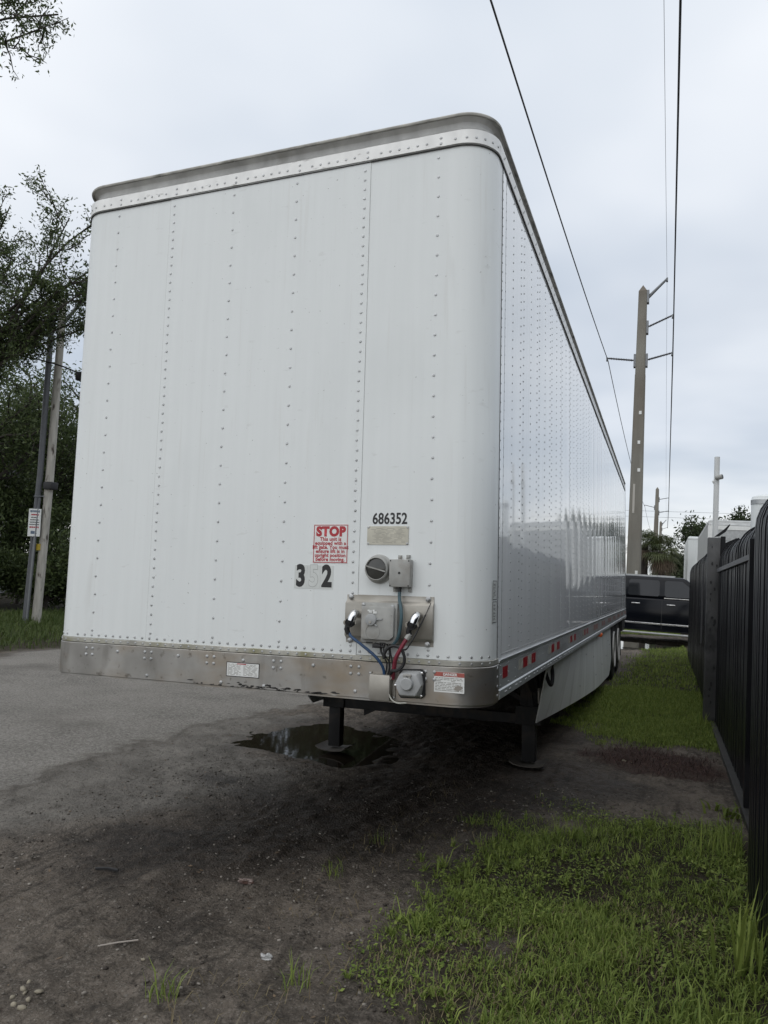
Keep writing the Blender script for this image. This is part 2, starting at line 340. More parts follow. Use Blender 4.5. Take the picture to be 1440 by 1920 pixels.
def ground_mat():
    M = bpy.data.materials.new('lot_ground'); M.use_nodes = True; t = M.node_tree; n = t.nodes; l = t.links; b = n['Principled BSDF']
    tcn = n.new('ShaderNodeTexCoord')
    def noise(s, d=5, rough=.55):
        x = n.new('ShaderNodeTexNoise'); x.inputs['Scale'].default_value = s; x.inputs['Detail'].default_value = d; x.inputs['Roughness'].default_value = rough; l.new(tcn.outputs['Object'], x.inputs['Vector']); return x.outputs[0]
    def ramp(src, stops):
        r = n.new('ShaderNodeValToRGB'); l.new(src, r.inputs[0]); e = r.color_ramp.elements
        while len(e) < len(stops): e.new(.5)
        for q, (p, c) in zip(e, stops): q.position = p; q.color = (*c, 1) if len(c) == 3 else c
        return r.outputs[0]
    def mx(f, a, bb, mode='MIX'):
        k = n.new('ShaderNodeMix'); k.data_type = 'RGBA'; k.blend_type = mode
        for s, v in ((0, f), (6, a), (7, bb)):
            if hasattr(v, 'links'): l.new(v, k.inputs[s])
            elif s == 0: k.inputs[0].default_value = v
            else: k.inputs[s].default_value = (*v, 1)
        return k.outputs[2]
    def att(nm):
        a = n.new('ShaderNodeAttribute'); a.attribute_name = nm; return a.outputs['Fac']
    def vor(s):
        v = n.new('ShaderNodeTexVoronoi'); v.inputs['Scale'].default_value = s; l.new(tcn.outputs['Object'], v.inputs['Vector']); return v
    G = lambda v: (v, v, v)
    asp = ramp(noise(1.1, 6), [(.3, (.140, .129, .113)), (.5, (.195, .181, .160)), (.72, (.240, .223, .198))])
    asp = mx(ramp(noise(42, 3, .7), [(.42, G(0)), (.70, G(.9))]), asp, (.36, .34, .31))
    asp = mx(ramp(noise(34, 4, .7), [(.30, G(.8)), (.45, G(0))]), asp, (.06, .056, .05))
    asp = mx(ramp(noise(.6, 4), [(.56, G(0)), (.75, G(.55))]), asp, (.075, .065, .055))
    dirt = ramp(noise(2.3, 6), [(.28, (.075, .063, .051)), (.5, (.140, .118, .096)), (.75, (.225, .190, .155))])
    v1 = vor(75); v2 = vor(34)
    dirt = mx(ramp(v1.outputs['Distance'], [(.10, G(.8)), (.30, G(0))]), dirt, ramp(v1.outputs['Color'], [(.25, (.05, .043, .035)), (.6, (.12, .105, .09)), (.95, (.34, .31, .27))]))
    dirt = mx(ramp(v2.outputs['Distance'], [(.10, G(.6)), (.22, G(0))]), dirt, ramp(v2.outputs['Color'], [(.35, (.045, .039, .033)), (.8, (.11, .096, .082)), (.98, (.30, .27, .23))]))
    v3 = vor(150)
    dirt = mx(ramp(v3.outputs['Color'], [(.80, G(0)), (.86, G(.75))]), dirt, (.24, .22, .19))
    mpn = n.new('ShaderNodeMapping'); mpn.inputs['Rotation'].default_value = (0, 0, .23); mpn.inputs['Scale'].default_value = (16, 1.1, 1); l.new(tcn.outputs['Object'], mpn.inputs[0])
    stn = n.new('ShaderNodeTexNoise'); stn.inputs['Scale'].default_value = 1.0; stn.inputs['Detail'].default_value = 6; l.new(mpn.outputs[0], stn.inputs['Vector'])
    dirt = mx(ramp(stn.outputs[0], [(.52, G(0)), (.68, G(.7))]), dirt, (.050, .043, .035))
    dirt = mx(ramp(noise(1.3, 7, .7), [(.50, G(0)), (.62, G(.65))]), dirt, (.042, .036, .030))
    dirt = mx(ramp(noise(28, 6, .75), [(.50, G(0)), (.66, G(.75))]), dirt, (.25, .215, .18))
    dirt = mx(ramp(noise(11, 7, .75), [(.34, G(.8)), (.47, G(0))]), dirt, (.038, .032, .027))
    wornc = ramp(noise(3.1, 6), [(.3, (.125, .114, .099)), (.5, (.190, .175, .154)), (.72, (.245, .227, .200))])
    wornc = mx(ramp(noise(22, 6, .75), [(.36, G(.7)), (.48, G(0))]), wornc, (.055, .049, .042))
    wornc = mx(ramp(v3.outputs['Color'], [(.78, G(0)), (.86, G(.6))]), wornc, (.22, .21, .19))
    soil = ramp(noise(14, 5), [(.3, (.022, .019, .012)), (.7, (.062, .052, .032))])
    redc = ramp(noise(38, 5), [(.3, (.035, .022, .017)), (.55, (.070, .040, .032)), (.75, (.13, .085, .065))])
    col = mx(att('asph'), dirt, asp)
    col = mx(mx(att('worn'), G(0), ramp(att('asph'), [(0, G(1)), (1, G(0))]), 'MIX'), col, wornc)
    col = mx(ramp(att('asph'), [(.05, G(0)), (.40, G(.42)), (.80, G(0))]), col, (.060, .053, .045))
    col = mx(att('red'), col, redc)
    col = mx(att('grassy'), col, soil)
    wet = att('wet')
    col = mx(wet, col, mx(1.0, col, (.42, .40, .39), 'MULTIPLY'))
    l.new(col, b.inputs['Base Color'])
    mr = n.new('ShaderNodeMapRange'); l.new(wet, mr.inputs[0]); mr.inputs[3].default_value = .9; mr.inputs[4].default_value = .55
    l.new(mr.outputs[0], b.inputs['Roughness']); b.inputs['Specular IOR Level'].default_value = .25
    b1 = n.new('ShaderNodeBump'); b1.inputs['Strength'].default_value = 1.0; b1.inputs['Distance'].default_value = .022; l.new(noise(48, 6, .65), b1.inputs['Height'])
    b2 = n.new('ShaderNodeBump'); b2.inputs['Strength'].default_value = .8; b2.inputs['Distance'].default_value = .006; b2.invert = True; l.new(v1.outputs['Distance'], b2.inputs['Height']); l.new(b1.outputs[0], b2.inputs['Normal'])
    b3 = n.new('ShaderNodeBump'); b3.inputs['Strength'].default_value = .6; b3.inputs['Distance'].default_value = .03; l.new(noise(17, 7, .7), b3.inputs['Height']); l.new(b3.outputs[0], b1.inputs['Normal'])
    l.new(b2.outputs[0], b.inputs['Normal'])
    return M
go = link('ground', np_mesh('ground', np.stack([X, Y, Z], -1).reshape(-1, 3), F, dict(asph=ma.ravel(), grassy=mg.ravel(), red=mr_.ravel(), wet=mw.ravel(), worn=mo.ravel()), True), ground_mat())
tag(go, 'worn grey asphalt running into dark wet dirt under the trailer', 'ground', kind='structure')
WATER = mat('puddle_water', (.020, .016, .011), .04, spec=.4, bump=.03, bscale=5, bdist=.02)
def puddle(name, poly, z, label, grow):
    P = np.array(poly); c = P.mean(0); P = c+(P-c)*grow
    mb = MB(); n = len(P); mb.add([(p[0], p[1], z) for p in P]+[(c[0], c[1], z)], [(i, (i+1) % n, n) for i in range(n)])
    tag(mb.build(name, WATER, smooth=False), label, 'puddle', kind='structure')
puddle('puddle', PUD, -.058, 'dark shallow puddle around the far landing leg', 1.35)
puddle('puddle', PUD2, .172, 'bright sky-reflecting puddle behind the trailer wheels', 1.2)

# ================================================================ semi trailer
PHI = -0.040
TR = empty('semi_trailer'); TR.rotation_euler = (0, PHI, 0)
tag(TR, 'long white riveted box semi-trailer standing on its landing legs', 'trailer')
XL, XR, RC, LEN = -1.33, 1.295, .18, 13.84
ZB, ZT = 1.262, 3.862
def plan(kind, y0=.26, x0=None, x1=None, y1=.26, n=12):
    """outline points (x,y,nx,ny) going left side -> front -> right side, between limits"""
    p = []
    if x0 is None:
        p += [(XL, y0, -1, 0)]
        for i in range(n+1):
            a = math.pi+math.pi/2*i/n; p.append((XL+RC+RC*math.cos(a), RC+RC*math.sin(a), math.cos(a), math.sin(a)))
    else: p.append((x0, 0, 0, -1))
    if x1 is None:
        for i in range(n+1):
            a = -math.pi/2+math.pi/2*i/n; p.append((XR-RC+RC*math.cos(a), RC+RC*math.sin(a), math.cos(a), math.sin(a)))
        p.append((XR, y1, 1, 0))
    else: p.append((x1, 0, 0, -1))
    q = [p[0]]
    for a in p[1:]:                                     # split the long straight so bump and bulge have vertices
        L_ = math.hypot(a[0]-q[-1][0], a[1]-q[-1][1]); k = max(1, int(L_/.25)) if abs(a[2]-q[-1][2])+abs(a[3]-q[-1][3]) < 1e-6 and L_ < 3 else 1
        b0 = q[-1]
        for i in range(1, k+1): q.append((b0[0]+(a[0]-b0[0])*i/k, b0[1]+(a[1]-b0[1])*i/k, a[2], a[3]))
    return q
def skin(name, path, z0, z1, d0, d1, m, parent=TR, **k):
    return MB().sweep(path, [(d0, z0), (d1, z0), (d1, z1), (d0, z1)]).build(name, m, parent, **k)
# front wall: three sheets, the middle one lapped over the outer two
skin('front_panel', plan(0, x1=-.62), ZB, ZT+.03, -.006, 0, WH)
skin('front_panel', plan(0, x0=.60), ZB, ZT+.03, -.006, 0, WH)
mb = MB().box(-.638, .640, -.0028, .004, ZB-.004, ZT+.03)
mb.build('front_panel', WH, TR)
MB().box(.6397, .6411, -.0012, .002, ZB, ZT).build('panel_seam', GRYP, TR)
MB().box(-.6402, -.6378, -.0011, .002, ZB, ZT).build('panel_seam', GRYP, TR)
# rivets of the front wall
mb = MB(); s4 = .4064
for r in range(6):
    x = (r-2.5)*s4; dense = r in (1, 4)
    z = ZT-.05
    while z > ZB+.03:
        yy = -.0028 if 0 < r < 5 else 0
        if not (.585 < x < 1.03 and 1.32 < z < 1.56): mb.dome((x+random.uniform(-.002, .002), yy, z), (0, -1, 0), .0077, 8, .6)
        z -= .0522 if dense else .1045
k = 0; x = -1.12
while x < 1.13:
    if not (.585 < x < 1.035 and False): mb.dome((x, -.0028 if abs(x) < .63 else 0, ZB+.016), (0, -1, 0), .0080, 8, .6)
    x += .0508
def corner_pts(side, n):
    for i in range(n):
        a = (i+1)/(n+1)*math.pi/2
        if side > 0: yield (XR-RC+RC*math.sin(a), RC-RC*math.cos(a), math.sin(a), -math.cos(a))
        else: yield (XL+RC-RC*math.sin(a), RC-RC*math.cos(a), -math.sin(a), -math.cos(a))
for s in (-1, 1):
    for x, y, nx, ny in corner_pts(s, 4): mb.dome((x, y, ZB+.016), (nx, ny, 0), .0075, 8, .6)
tag(mb.build('front_rivets', RIVET, TR), kind='stuff')
# stained trim strip and scuffed steel band round the nose
skin('trim_strip', plan(0, y0=.275, y1=.275), 1.234, 1.2605, -.004, .007, STRIP, bevel=.002, seg=1)
skin('nose_band', plan(0, y0=.275, y1=.275), 1.052, 1.2315, -.006, .010, BAND, bevel=.003, seg=1)
skin('nose_band_lip', plan(0, y0=.275, y1=.275), 1.043, 1.0515, -.06, .004, BAND)
mb = MB(); x = -1.11
while x < 1.12: mb.dome((x, -.007, 1.247), (0, -1, 0), .0068, 8, .5); x += .0508
for s in (-1, 1):
    for x, y, nx, ny in corner_pts(s, 4): mb.dome((x+nx*.007, y+ny*.007, 1.247), (nx, ny, 0), .0068, 8, .5)
for cx_ in (-1.02, -.61, -.203, .203, .64, 1.03):
    for ddx in (-.022, .022):
        for z in (1.203, 1.168): mb.dome((cx_+ddx, -.010, z), (0, -1, 0), .0095, 8, .55)
for px, pz in ((-.82, 1.195), (-.41, 1.195), (0, 1.195), (.41, 1.195), (-.61, 1.075), (-.13, 1.072), (.13, 1.071), (.645, 1.083)): mb.dome((px, -.010, pz), (0, -1, 0), .0105, 8, .6)
for z in (1.08, 1.125, 1.17, 1.215): mb.dome((XR+.010, .235, z), (1, 0, 0), .009, 8, .5)
tag(mb.build('band_bolts', RIVET, TR), kind='stuff')
# scrapes along the lower edge of the band
SCR = mat('scraped_dark_edge', (.03, .028, .026), .7, var=.4, vscale=30); SCW = mat('bare_scraped_metal', (.55, .54, .52), .35, .7, var=.4, vscale=40)
rnd = random.Random(3)
mb = MB(); mw2 = MB()
for i in range(70):
    x = rnd.gauss(.2, .25); 
    if not -.35 < x < .62: continue
    z = 1.054+abs(rnd.gauss(0, .010)); l_ = rnd.uniform(.008, .05); h_ = rnd.uniform(.002, .007)
    pts = [(x-l_/2, z), (x-l_*.2, z+h_*rnd.uniform(.3, 1)), (x+l_*.25, z+h_), (x+l_/2, z+h_*.2), (x+l_*.1, z-h_*.4)]
    (mw2 if rnd.random() < .25 and x > .2 else mb).prism(pts, lambda a, b, d: (a, d, b), -.0102, -.0114)
tag(mb.build('scrape_marks', SCR, TR, smooth=False), kind='stuff'); tag(mw2.build('bare_metal_marks', SCW, TR, smooth=False), kind='stuff')

# top rail: riveted strip, recessed cove and overhanging roof lip
full = plan(0, y0=LEN, y1=LEN)
skin('top_rail', full, ZT+.002, 3.940, -.006, .009, TSTR, bevel=.002, seg=1)
MB().sweep(full, [(-.006, 3.942), (.004, 3.944), (-.012, 3.951), (-.028, 3.966), (-.034, 3.985), (-.032, 4.004), (-.022, 4.014), (-.008, 4.020), (-.07, 4.03), (-.07, 3.94)]).build('cove', TOPR, TR)
MB().sweep(full, [(.010, 4.016), (.012, 4.024), (.009, 4.030), (-.02, 4.034), (-.05, 4.034), (-.05, 4.024), (-.008, 4.0205)]).build('roof_lip', mat('weathered_roof_lip', (.46, .45, .41), .6, .2, var=.4, vscale=7, col2=(.10, .095, .08), c2pos=(.5, .7), c2scale=6), TR)
MB().sweep(plan(0, y0=LEN, y1=LEN), [(.001, ZT-.0075), (.001, ZT-.0042), (.008, ZT-.0042), (.008, ZT-.0075)]).build('rail_sealant', GASK, TR)
mb = MB(); x = -1.13
i = 0
while x < 1.13:
    if abs((x-.0125+1.016+.2032) % s4-.2032) > .03: mb.dome((x, -.009, 3.893), (0, -1, 0), .0075, 8, .6)
    mb.dome((x, .002, 4.0185), (0, 0, -1), .005, 6, .6); x += .0508
for r in range(6):
    for z in (3.882, 3.912): mb.dome(((r-2.5)*s4+.0125, -.009, z), (0, -1, 0), .0080, 8, .6)
for s in (-1, 1):
    for x, y, nx, ny in corner_pts(s, 5): mb.dome((x+nx*.009, y+ny*.009, 3.895), (nx, ny, 0), .0075, 8, .6)
y = .25
while y < LEN-.1:
    mb.dome((XR+.009, y, 3.895), (1, 0, 0), .007, 6, .6); mb.dome((XR+.009, y+.03, 3.918), (1, 0, 0), .006, 6, .6); y += .15
tag(mb.build('top_rail_rivets', RIVET, TR), kind='stuff')
# roof and floor
mb = MB(); pl = plan(0, y0=LEN, y1=LEN)
n_ = len(pl)
mb.add([(x-nx*.04, y-ny*.04, 4.036) for x, y, nx, ny in pl]+[(x-nx*.04, y-ny*.04, 1.10) for x, y, nx, ny in pl], [tuple(range(n_)), tuple(range(2*n_-1, n_-1, -1))])
mb.build('roof_and_floor', TOPR, TR, smooth=False)
# side walls: riveted sheets, each a little pillowed so reflections break up
def side_sheet(y0, y1, sgn, seed):
    rn = random.Random(seed); ny, nz = 9, 9; V = []; Fq = []
    x = XR if sgn > 0 else XL; amp = rn.uniform(.0008, .0026); tl = rn.uniform(-.0016, .0016)
    for iz in range(nz):
        for iy in range(ny):
            u, v = iy/(ny-1), iz/(nz-1)
            b = amp*math.sin(math.pi*u)*math.sin(math.pi*v)**.5+tl*(u-.5)+.0006*math.sin(v*9+seed)*math.sin(math.pi*u)
            V.append((x+sgn*(b-.001), y0+.0006+(y1-y0-.0012)*u, ZB-.02+(ZT+.015-ZB+.02)*v))
    for iz in range(nz-1):
        for iy in range(ny-1): a = iz*ny+iy; Fq.append((a, a+1, a+ny+1, a+ny))
    k = len(V); V += [(p[0]-sgn*.006, p[1], p[2]) for p in V]; Fq += [tuple(i+k for i in reversed(f)) for f in Fq]
    edge = [i for i in range(ny)]+[r*ny+ny-1 for r in range(1, nz)]+[(nz-1)*ny+i for i in range(ny-2, -1, -1)]+[r*ny for r in range(nz-2, 0, -1)]
    for a, b in zip(edge, edge[1:]+edge[:1]): Fq.append((a, b, b+k, a+k))
    MB().add(V, Fq).build('side_panel', WS, TR, ang=60)
bounds = [.262]+[.352]
yb = .352
centres = [.895+.6135*i for i in range(21)]
seams = [c_ for c_ in centres if c_ < LEN-.3]
lims = [.354]+seams+[LEN-.02]
for i, (a, b) in enumerate(zip(lims, lims[1:])):
    side_sheet(a, b, 1, i+11); 
for a, b in zip(lims[::3], lims[3::3]): side_sheet(a, b, -1, 77)
MB().box(XR-.005, XR+.0025, .2625, .3535, ZB-.02, ZT+.01).build('corner_post', WS, TR)
MB().box(XR-.005, XR+.0032, .2608, .2622, ZB-.02, ZT).build('panel_seam', GASK, TR)
MB().box(XR-.005, XR+.0032, .3536, .3548, ZB-.02, ZT).build('panel_seam', GASK, TR)
MB().box(XL-.0025, XL+.005, .2605, .41, ZB-.02, ZT+.01).build('corner_post', WS, TR)
mb = MB()
cols = [(.273, 0), (.366, .02)]
for c_ in seams: cols += [(c_-.052, 0), (c_+.048, .01)]
singles = [c_-.306 for c_ in seams]+[seams[-1]+.306]
for y, o in cols+[(s_, .015) for s_ in singles]:
    z = ZT-.03-o
    big = y < .4
    while z > ZB+.035:
        mb.dome((XR+(.0025 if y < .35 else .0006), y, z), (1, 0, 0), .0052 if big else .0056, 6 if y < 5 else 5, .55); z -= .0503 if y < 7 else .1006
y = .39
while y < LEN-.1:
    if ((y-.895) % .6135) > .06: mb.dome((XR, y, ZB+.012), (1, 0, 0), .0045, 5, .5)
    y += .030
tag(mb.build('side_rivets', RIVET, TR), kind='stuff')
# lower side rails
for sgn, x in ((1, XR), (-1, XL)):
    p = [(x, .2775, sgn, 0), (x, LEN, sgn, 0)]
    MB().sweep(p, [(-.02, 1.05), (.004, 1.05), (.013, 1.058), (.013, 1.098), (.006, 1.104), (.006, 1.232), (.012, 1.238), (.012, 1.246), (-.02, 1.248)]).build('side_rail', RAIL, TR)
mb = MB(); y = .33
while y < LEN:
    for z in (1.12, 1.17, 1.218): mb.dome((XR+.006, y, z), (1, 0, 0), .0052, 6, .6)
    y += .2045
y = .42
while y < LEN:
    for ddy in (0, .03, .12, .15): mb.dome((XR+.013, y+ddy, 1.078), (1, 0, 0), .007, 6, .6)
    y += .307
tag(mb.build('side_rail_rivets', RIVET, TR), kind='stuff')
MB().box(XR+.0125, XR+.0155, .29, LEN-.02, 1.2465, 1.2505).build('rail_edge_bead', ALU, TR)
# reflective tape
def tape(y0, y1, m, nm): MB().box(XR+.0062, XR+.0072, y0, y1, 1.148, 1.206).build(nm, m, TR, smooth=False)
tape(.385, .515, REDR, 'red_reflector')
y = .84
while y < LEN-.7:
    tape(y, y+.14, WHR, 'white_reflector'); tape(y+.145, y+.295, REDR, 'red_reflector'); tape(y+.30, y+.44, WHR, 'white_reflector'); tape(y+.445, y+.60, REDR, 'red_reflector')
    y += 1.19 if y < 3 else 1.23
# small data label on the right front corner
def side_label(z0, z1):
    o = MB().box(XR+.0006, XR+.0014, .150, .238, z0, z1).build('data_label', DECB, TR, smooth=False)
    mb = MB()
    for a, b, c_, d in ((.150, .153, z0, z1), (.235, .238, z0, z1), (.150, .238, z0, z0+.003), (.150, .238, z1-.003, z1)): mb.box(XR+.0012, XR+.0018, a, b, c_, d)
    mb.build('label_border', BLKP, o, smooth=False); mb = MB()
    rn = random.Random(int(z0*100))
    for k in range(4 if z1-z0 < .105 else 7):
        yy = .165+.012*k*(.6 if k > 3 else 1); zz = z1-.015; 
        while zz > z0+.015:
            h_ = rn.uniform(.004, .014); mb.box(XR+.0012, XR+.0017, yy, yy+.005, max(z0+.01, zz-h_), zz); zz -= h_+rn.uniform(.002, .012)
    tag(mb.build('fine_print', BLKP, o, smooth=False), kind='stuff')
side_label(1.553, 1.648); side_label(1.44, 1.545)
# rear frame and doors
MB().box(XL-.004, XL+.09, LEN, LEN+.06, 1.02, 4.04).box(XR-.09, XR+.004, LEN, LEN+.06, 1.02, 4.04).box(XL+.09, XR-.09, LEN, LEN+.06, 3.93, 4.04).box(XL+.09, XR-.09, LEN, LEN+.06, 1.02, 1.20).build('rear_frame', ALU, TR, bevel=.006, seg=1)
for a, b in ((XL+.093, -.02), (-.014, XR-.093)):
    o = MB().box(a, b, LEN+.005, LEN+.045, 1.203, 3.927).build('rear_door', WH, TR, bevel=.004, seg=1)
    MB().cyl((b-.3, LEN+.06, 1.15), (b-.3, LEN+.06, 3.98), .014, n=8).build('lock_rod', ALU, o)

# ---- things fitted to the nose
Y0 = -.003
# STOP sticker
o = MB().box(.382, .578, Y0-.0014, Y0, 1.715, 1.915).build('warning_sticker', STK, TR, smooth=False)
mb = MB()
for a, b, c_, d in ((.384, .388, 1.717, 1.913), (.572, .576, 1.717, 1.913), (.388, .572, 1.717, 1.721), (.388, .572, 1.909, 1.913)): mb.box(a, b, Y0-.0019, Y0-.0010, c_, d)
mb.build('sticker_border', REDP, o, smooth=False)
front_txt('lettering', 'STOP', .066, .480, Y0-.0019, 1.876, REDP, o, bold=.0042, sx=.98, spacing=1.08)
for i, t_ in enumerate(('This unit is', 'equipped with a', 'lift gate. You must', 'ensure lift is in', 'upright position', 'before moving.')):
    front_txt('lettering', t_, .0262, .480, Y0-.0019, 1.838-.0208*i, REDP, o, bold=.0010, sx=.98, spacing=1.05)
# 352 decals
for i, ch in enumerate('352'):
    xc = .3165+.0745*i
    o = MB().box(xc-.0365, xc+.0365, Y0-.001, Y0, 1.582, 1.703).build('number_decal', DECB, TR, smooth=False)
    if ch == '5':
        a = front_txt('faded_digit', ch, .150, xc, Y0-.0014, 1.643, GRYP, o, bold=.0062, sx=.74)
        front_txt('faded_digit', ch, .150, xc, Y0-.0018, 1.643, DECB, o, bold=.0042, sx=.74)
    else: front_txt('digit', ch, .150, xc, Y0-.0014, 1.643, BLKP, o, bold=.0070, sx=.74)
front_txt('unit_number', '686352', .078, .800, -.0012, 1.941, BLKP, TR, bold=.0016, sx=.80)
# metal data plate
o = MB().box(.682, .902, -.003, -.0002, 1.812, 1.905).build('data_plate', TANP, TR, smooth=False)
mb = MB(); rn = random.Random(5)
for k in range(12):
    z = 1.894-.0064*k; x = .70+rn.uniform(0, .03) if k else .73
    while x < .875:
        l_ = rn.uniform(.008, .05); mb.box(x, min(x+l_, .885), -.0034, -.0028, z-.0007, z+.0007); x += l_+rn.uniform(.004, .03)
tag(mb.build('fine_print', PRN, o, smooth=False), kind='stuff')
mb = MB()
for x in (.688, .896):
    for z in (1.818, 1.899): mb.dome((x, -.003, z), (0, -1, 0), .0062, 8, .6)
mb.build('plate_rivets', RIVET, o)
# round document / gauge holder
o = empty('round_gauge', (0, 0, 0), 0, TR)
MB().lathe([(0, 0), (.072, 0), (.073, .006), (.064, .012), (.060, .034), (.0605, .046), (.055, .052), (.052, .048)], (.752, 0, 1.690), (0, -1, 0), 32).build('housing', GREY, o)
MB().lathe([(.052, .044), (.03, .051), (0, .053)], (.752, 0, 1.690), (0, -1, 0), 32).build('lens', LENS, o)
MB().bar((.702, -.0535, 1.703), (.802, -.0535, 1.677), .006, .006).build('cross_bar', GREY, o)
MB().dome((.818, -.006, 1.700), (0, -1, 0), .009).dome((.687, -.006, 1.68), (0, -1, 0), .008).build('screw', CHR, o)
# junction box with cable
o = empty('junction_box', (0, 0, 0), 0, TR)
MB().box(.822, .930, -.052, -.002, 1.603, 1.738).build('housing', GREY, o, bevel=.005)
mb = MB()
for x in (.829, .923):
    for z in (1.610, 1.731): mb.cyl((x, -.050, z), (x, -.0528, z), .0038, n=8)
mb.cyl((.8755, -.05, 1.672), (.8755, -.0545, 1.672), .006, n=10); mb.build('screw_hole', BRUB, o)
mb = MB()
for x, z in ((.862, 1.746), (.905, 1.748), (.840, 1.594), (.918, 1.594)): mb.box(x-.009, x+.009, -.010, 0, z-.014, z+.014); mb.dome((x, -.010, z+(.004 if z > 1.7 else -.004)), (0, -1, 0), .0085)
mb.build('mounting_lug', GREY, o)
MB().cyl((.872, -.030, 1.603), (.872, -.030, 1.580), .010, n=10).build('cable_gland', BRUB, o)
def curve(pts, n=8):
    P = [Vector(p) for p in pts]; P = [P[0]*2-P[1]]+P+[P[-1]*2-P[-2]]; r = []
    for i in range(1, len(P)-2):
        for k in range(n):
            t = k/n; a, b, c_, d = P[i-1:i+3]
            r.append(.5*((2*b)+(-a+c_)*t+(2*a-5*b+4*c_-d)*t*t+(-a+3*b-3*c_+d)*t**3))
    r.append(P[-2]); return r
MB().tube(curve([(.872, -.030, 1.585), (.876, -.040, 1.545), (.893, -.060, 1.49), (.895, -.065, 1.43), (.880, -.06, 1.36), (.845, -.05, 1.315)]), .0085, 8).build('cable', TEAL, o)
# nose plate with air couplings and socket box
o = empty('connector_plate', (0, 0, 0), 0, TR)
prof = [(1.320, -.003), (1.342, -.003), (1.356, -.022), (1.517, -.022), (1.534, -.003), (1.560, -.003), (1.560, 0), (1.320, 0)]
MB().prism(prof, lambda z, y, d: (d, y, z), .582, 1.042).build('backplate', NOSE, o, bevel=.0015, seg=1)
mb = MB()
for x, z in ((.606, 1.548), (1.012, 1.548), (.606, 1.331), (1.012, 1.331)): mb.lathe([(.013, 0), (.013, .006), (.008, .008), (.008, .013), (0, .014)], (x, -.003, z), (0, -1, 0), 10)
mb.build('bolt', RIVET, o)
s_ = MB().box(.684, .874, -.060, -.021, 1.327, 1.524).build('socket_box', GREY, o, bevel=.006)
poly = [(.694, 1.36), (.702, 1.345), (.842, 1.345), (.862, 1.362), (.864, 1.505), (.694, 1.505)]
MB().prism(poly, lambda a, b, d: (a, d, b), -.058, -.082).build('box_cover', GREY, s_, bevel=.006)
MB().lathe([(0, .014), (.024, .014), (.028, .012), (.030, 0)], (.748, -.082, 1.442), (0, -1, 0), 20).build('round_cap', GREY2, s_)
MB().cyl((.748, -.094, 1.430), (.748, -.100, 1.430), .006, n=8).build('pin', NOSE, s_)
MB().bar((.772, -.086, 1.444), (.806, -.086, 1.447), .005, .006).bar((.765, -.086, 1.424), (.78, -.086, 1.412), .006, .006).build('lever', GREY2, s_)
MB().box(.735, .752, -.086, -.081, 1.476, 1.482).box(.758, .776, -.086, -.081, 1.472, 1.482).box(.729, .740, -.086, -.081, 1.482, 1.489).box(.755, .765, -.086, -.081, 1.482, 1.490).box(.743, .750, -.0862, -.081, 1.483, 1.488).build('cap_hinge', STK, s_)
MB().lathe([(.034, 0), (.036, .003), (.038, 0)], (.757, -.081, 1.385), (0, -1, 0), 20).build('moulded_ring', GREY, s_)
mb = MB()
for x, z in ((.697, 1.513), (.849, 1.509)): mb.dome((x, -.060, z), (0, -1, 0), .010)
for z in (1.375, 1.42, 1.468): mb.dome((.853, -.082, z), (0, -1, 0), .0035)
mb.build('screw', RIVET, s_)
MB().box(.715, .75, -.0606, -.045, 1.3265, 1.3335).box(.786, .818, -.0607, -.045, 1.3262, 1.333).build('drain_slot', BRUB, s_)
def gladhand(x, z, hm):
    g = empty('air_coupling', (x, -.022, z), 0, o)
    MB().tube(curve([(.012, 0, .03), (.012, -.035, .034), (.008, -.055, .02), (0, -.062, -.005)]), [.020]*len(curve([(0, 0, 0)]*4)), 12).build('elbow', CHR, g)
    MB().lathe([(.0, .016), (.012, .015), (.014, .010), (.021, .012), (.024, .006), (.024, -.012), (.019, -.016)], (-.004, -.062, -.012), (-.15, -.92, -.25), 16).build('rubber_seal', BRUB, g)
    MB().cyl((-.030, -.03, -.012), (-.030, -.055, -.014), .014, n=12).bar((-.03, -.045, -.012), (.02, -.045, .0), .012, .01).bar((.018, -.05, .02), (.026, -.058, -.02), .008, .006).build('body_casting', NOSE, g, bevel=.002, seg=1)
    MB().tube([(-.016, -.05, -.022), (-.024, -.052, -.045), (-.014, -.05, -.07)], [.015, .014, .011], 10).build('hose_fitting', BRUB, g)
gladhand(.640, 1.435, BLUE); gladhand(.962, 1.437, REDH)
# hoses and wires
ho = empty('hose_loom', (0, 0, 0), 0, TR)
MB().tube(curve([(.626, -.072, 1.375), (.645, -.075, 1.352), (.70, -.07, 1.315), (.765, -.06, 1.265), (.800, -.045, 1.215), (.806, -.03, 1.165)]), .0075, 8).build('blue_hose', BLUE, ho)
MB().tube(curve([(.948, -.072, 1.378), (.930, -.078, 1.355), (.905, -.078, 1.315), (.875, -.07, 1.26), (.860, -.05, 1.205), (.848, -.03, 1.16)]), .010, 8).build('red_hose', REDH, ho)
MB().tube(curve([(.947, -.073, 1.382), (.930, -.078, 1.357)]), .0135, 8).build('hose_sleeve', GREY, ho)
rn = random.Random(9)
for i in range(5):
    x0 = .79+.012*i
    MB().tube(curve([(x0-.004, -.05, 1.328), (x0+.004+rn.uniform(-.01, .012), -.058, 1.285), (.825+.006*i+rn.uniform(-.01, .01), -.05, 1.235), (.808+.010*i, -.03, 1.165)]), .0036, 6).build('thin_wire', BRUB, ho)
MB().tube(curve([(.76, -.058, 1.327), (.79, -.062, 1.316), (.812, -.06, 1.312)]), .008, 6).box(.752, .795, -.072, -.054, 1.306, 1.324).build('plug', BRUB, ho, bevel=.003)
loop = [(.868+.053*math.cos(a), -.072-.004*math.sin(a), 1.262+.060*math.sin(a)) for a in [math.radians(q) for q in range(-100, 195, 22)]]
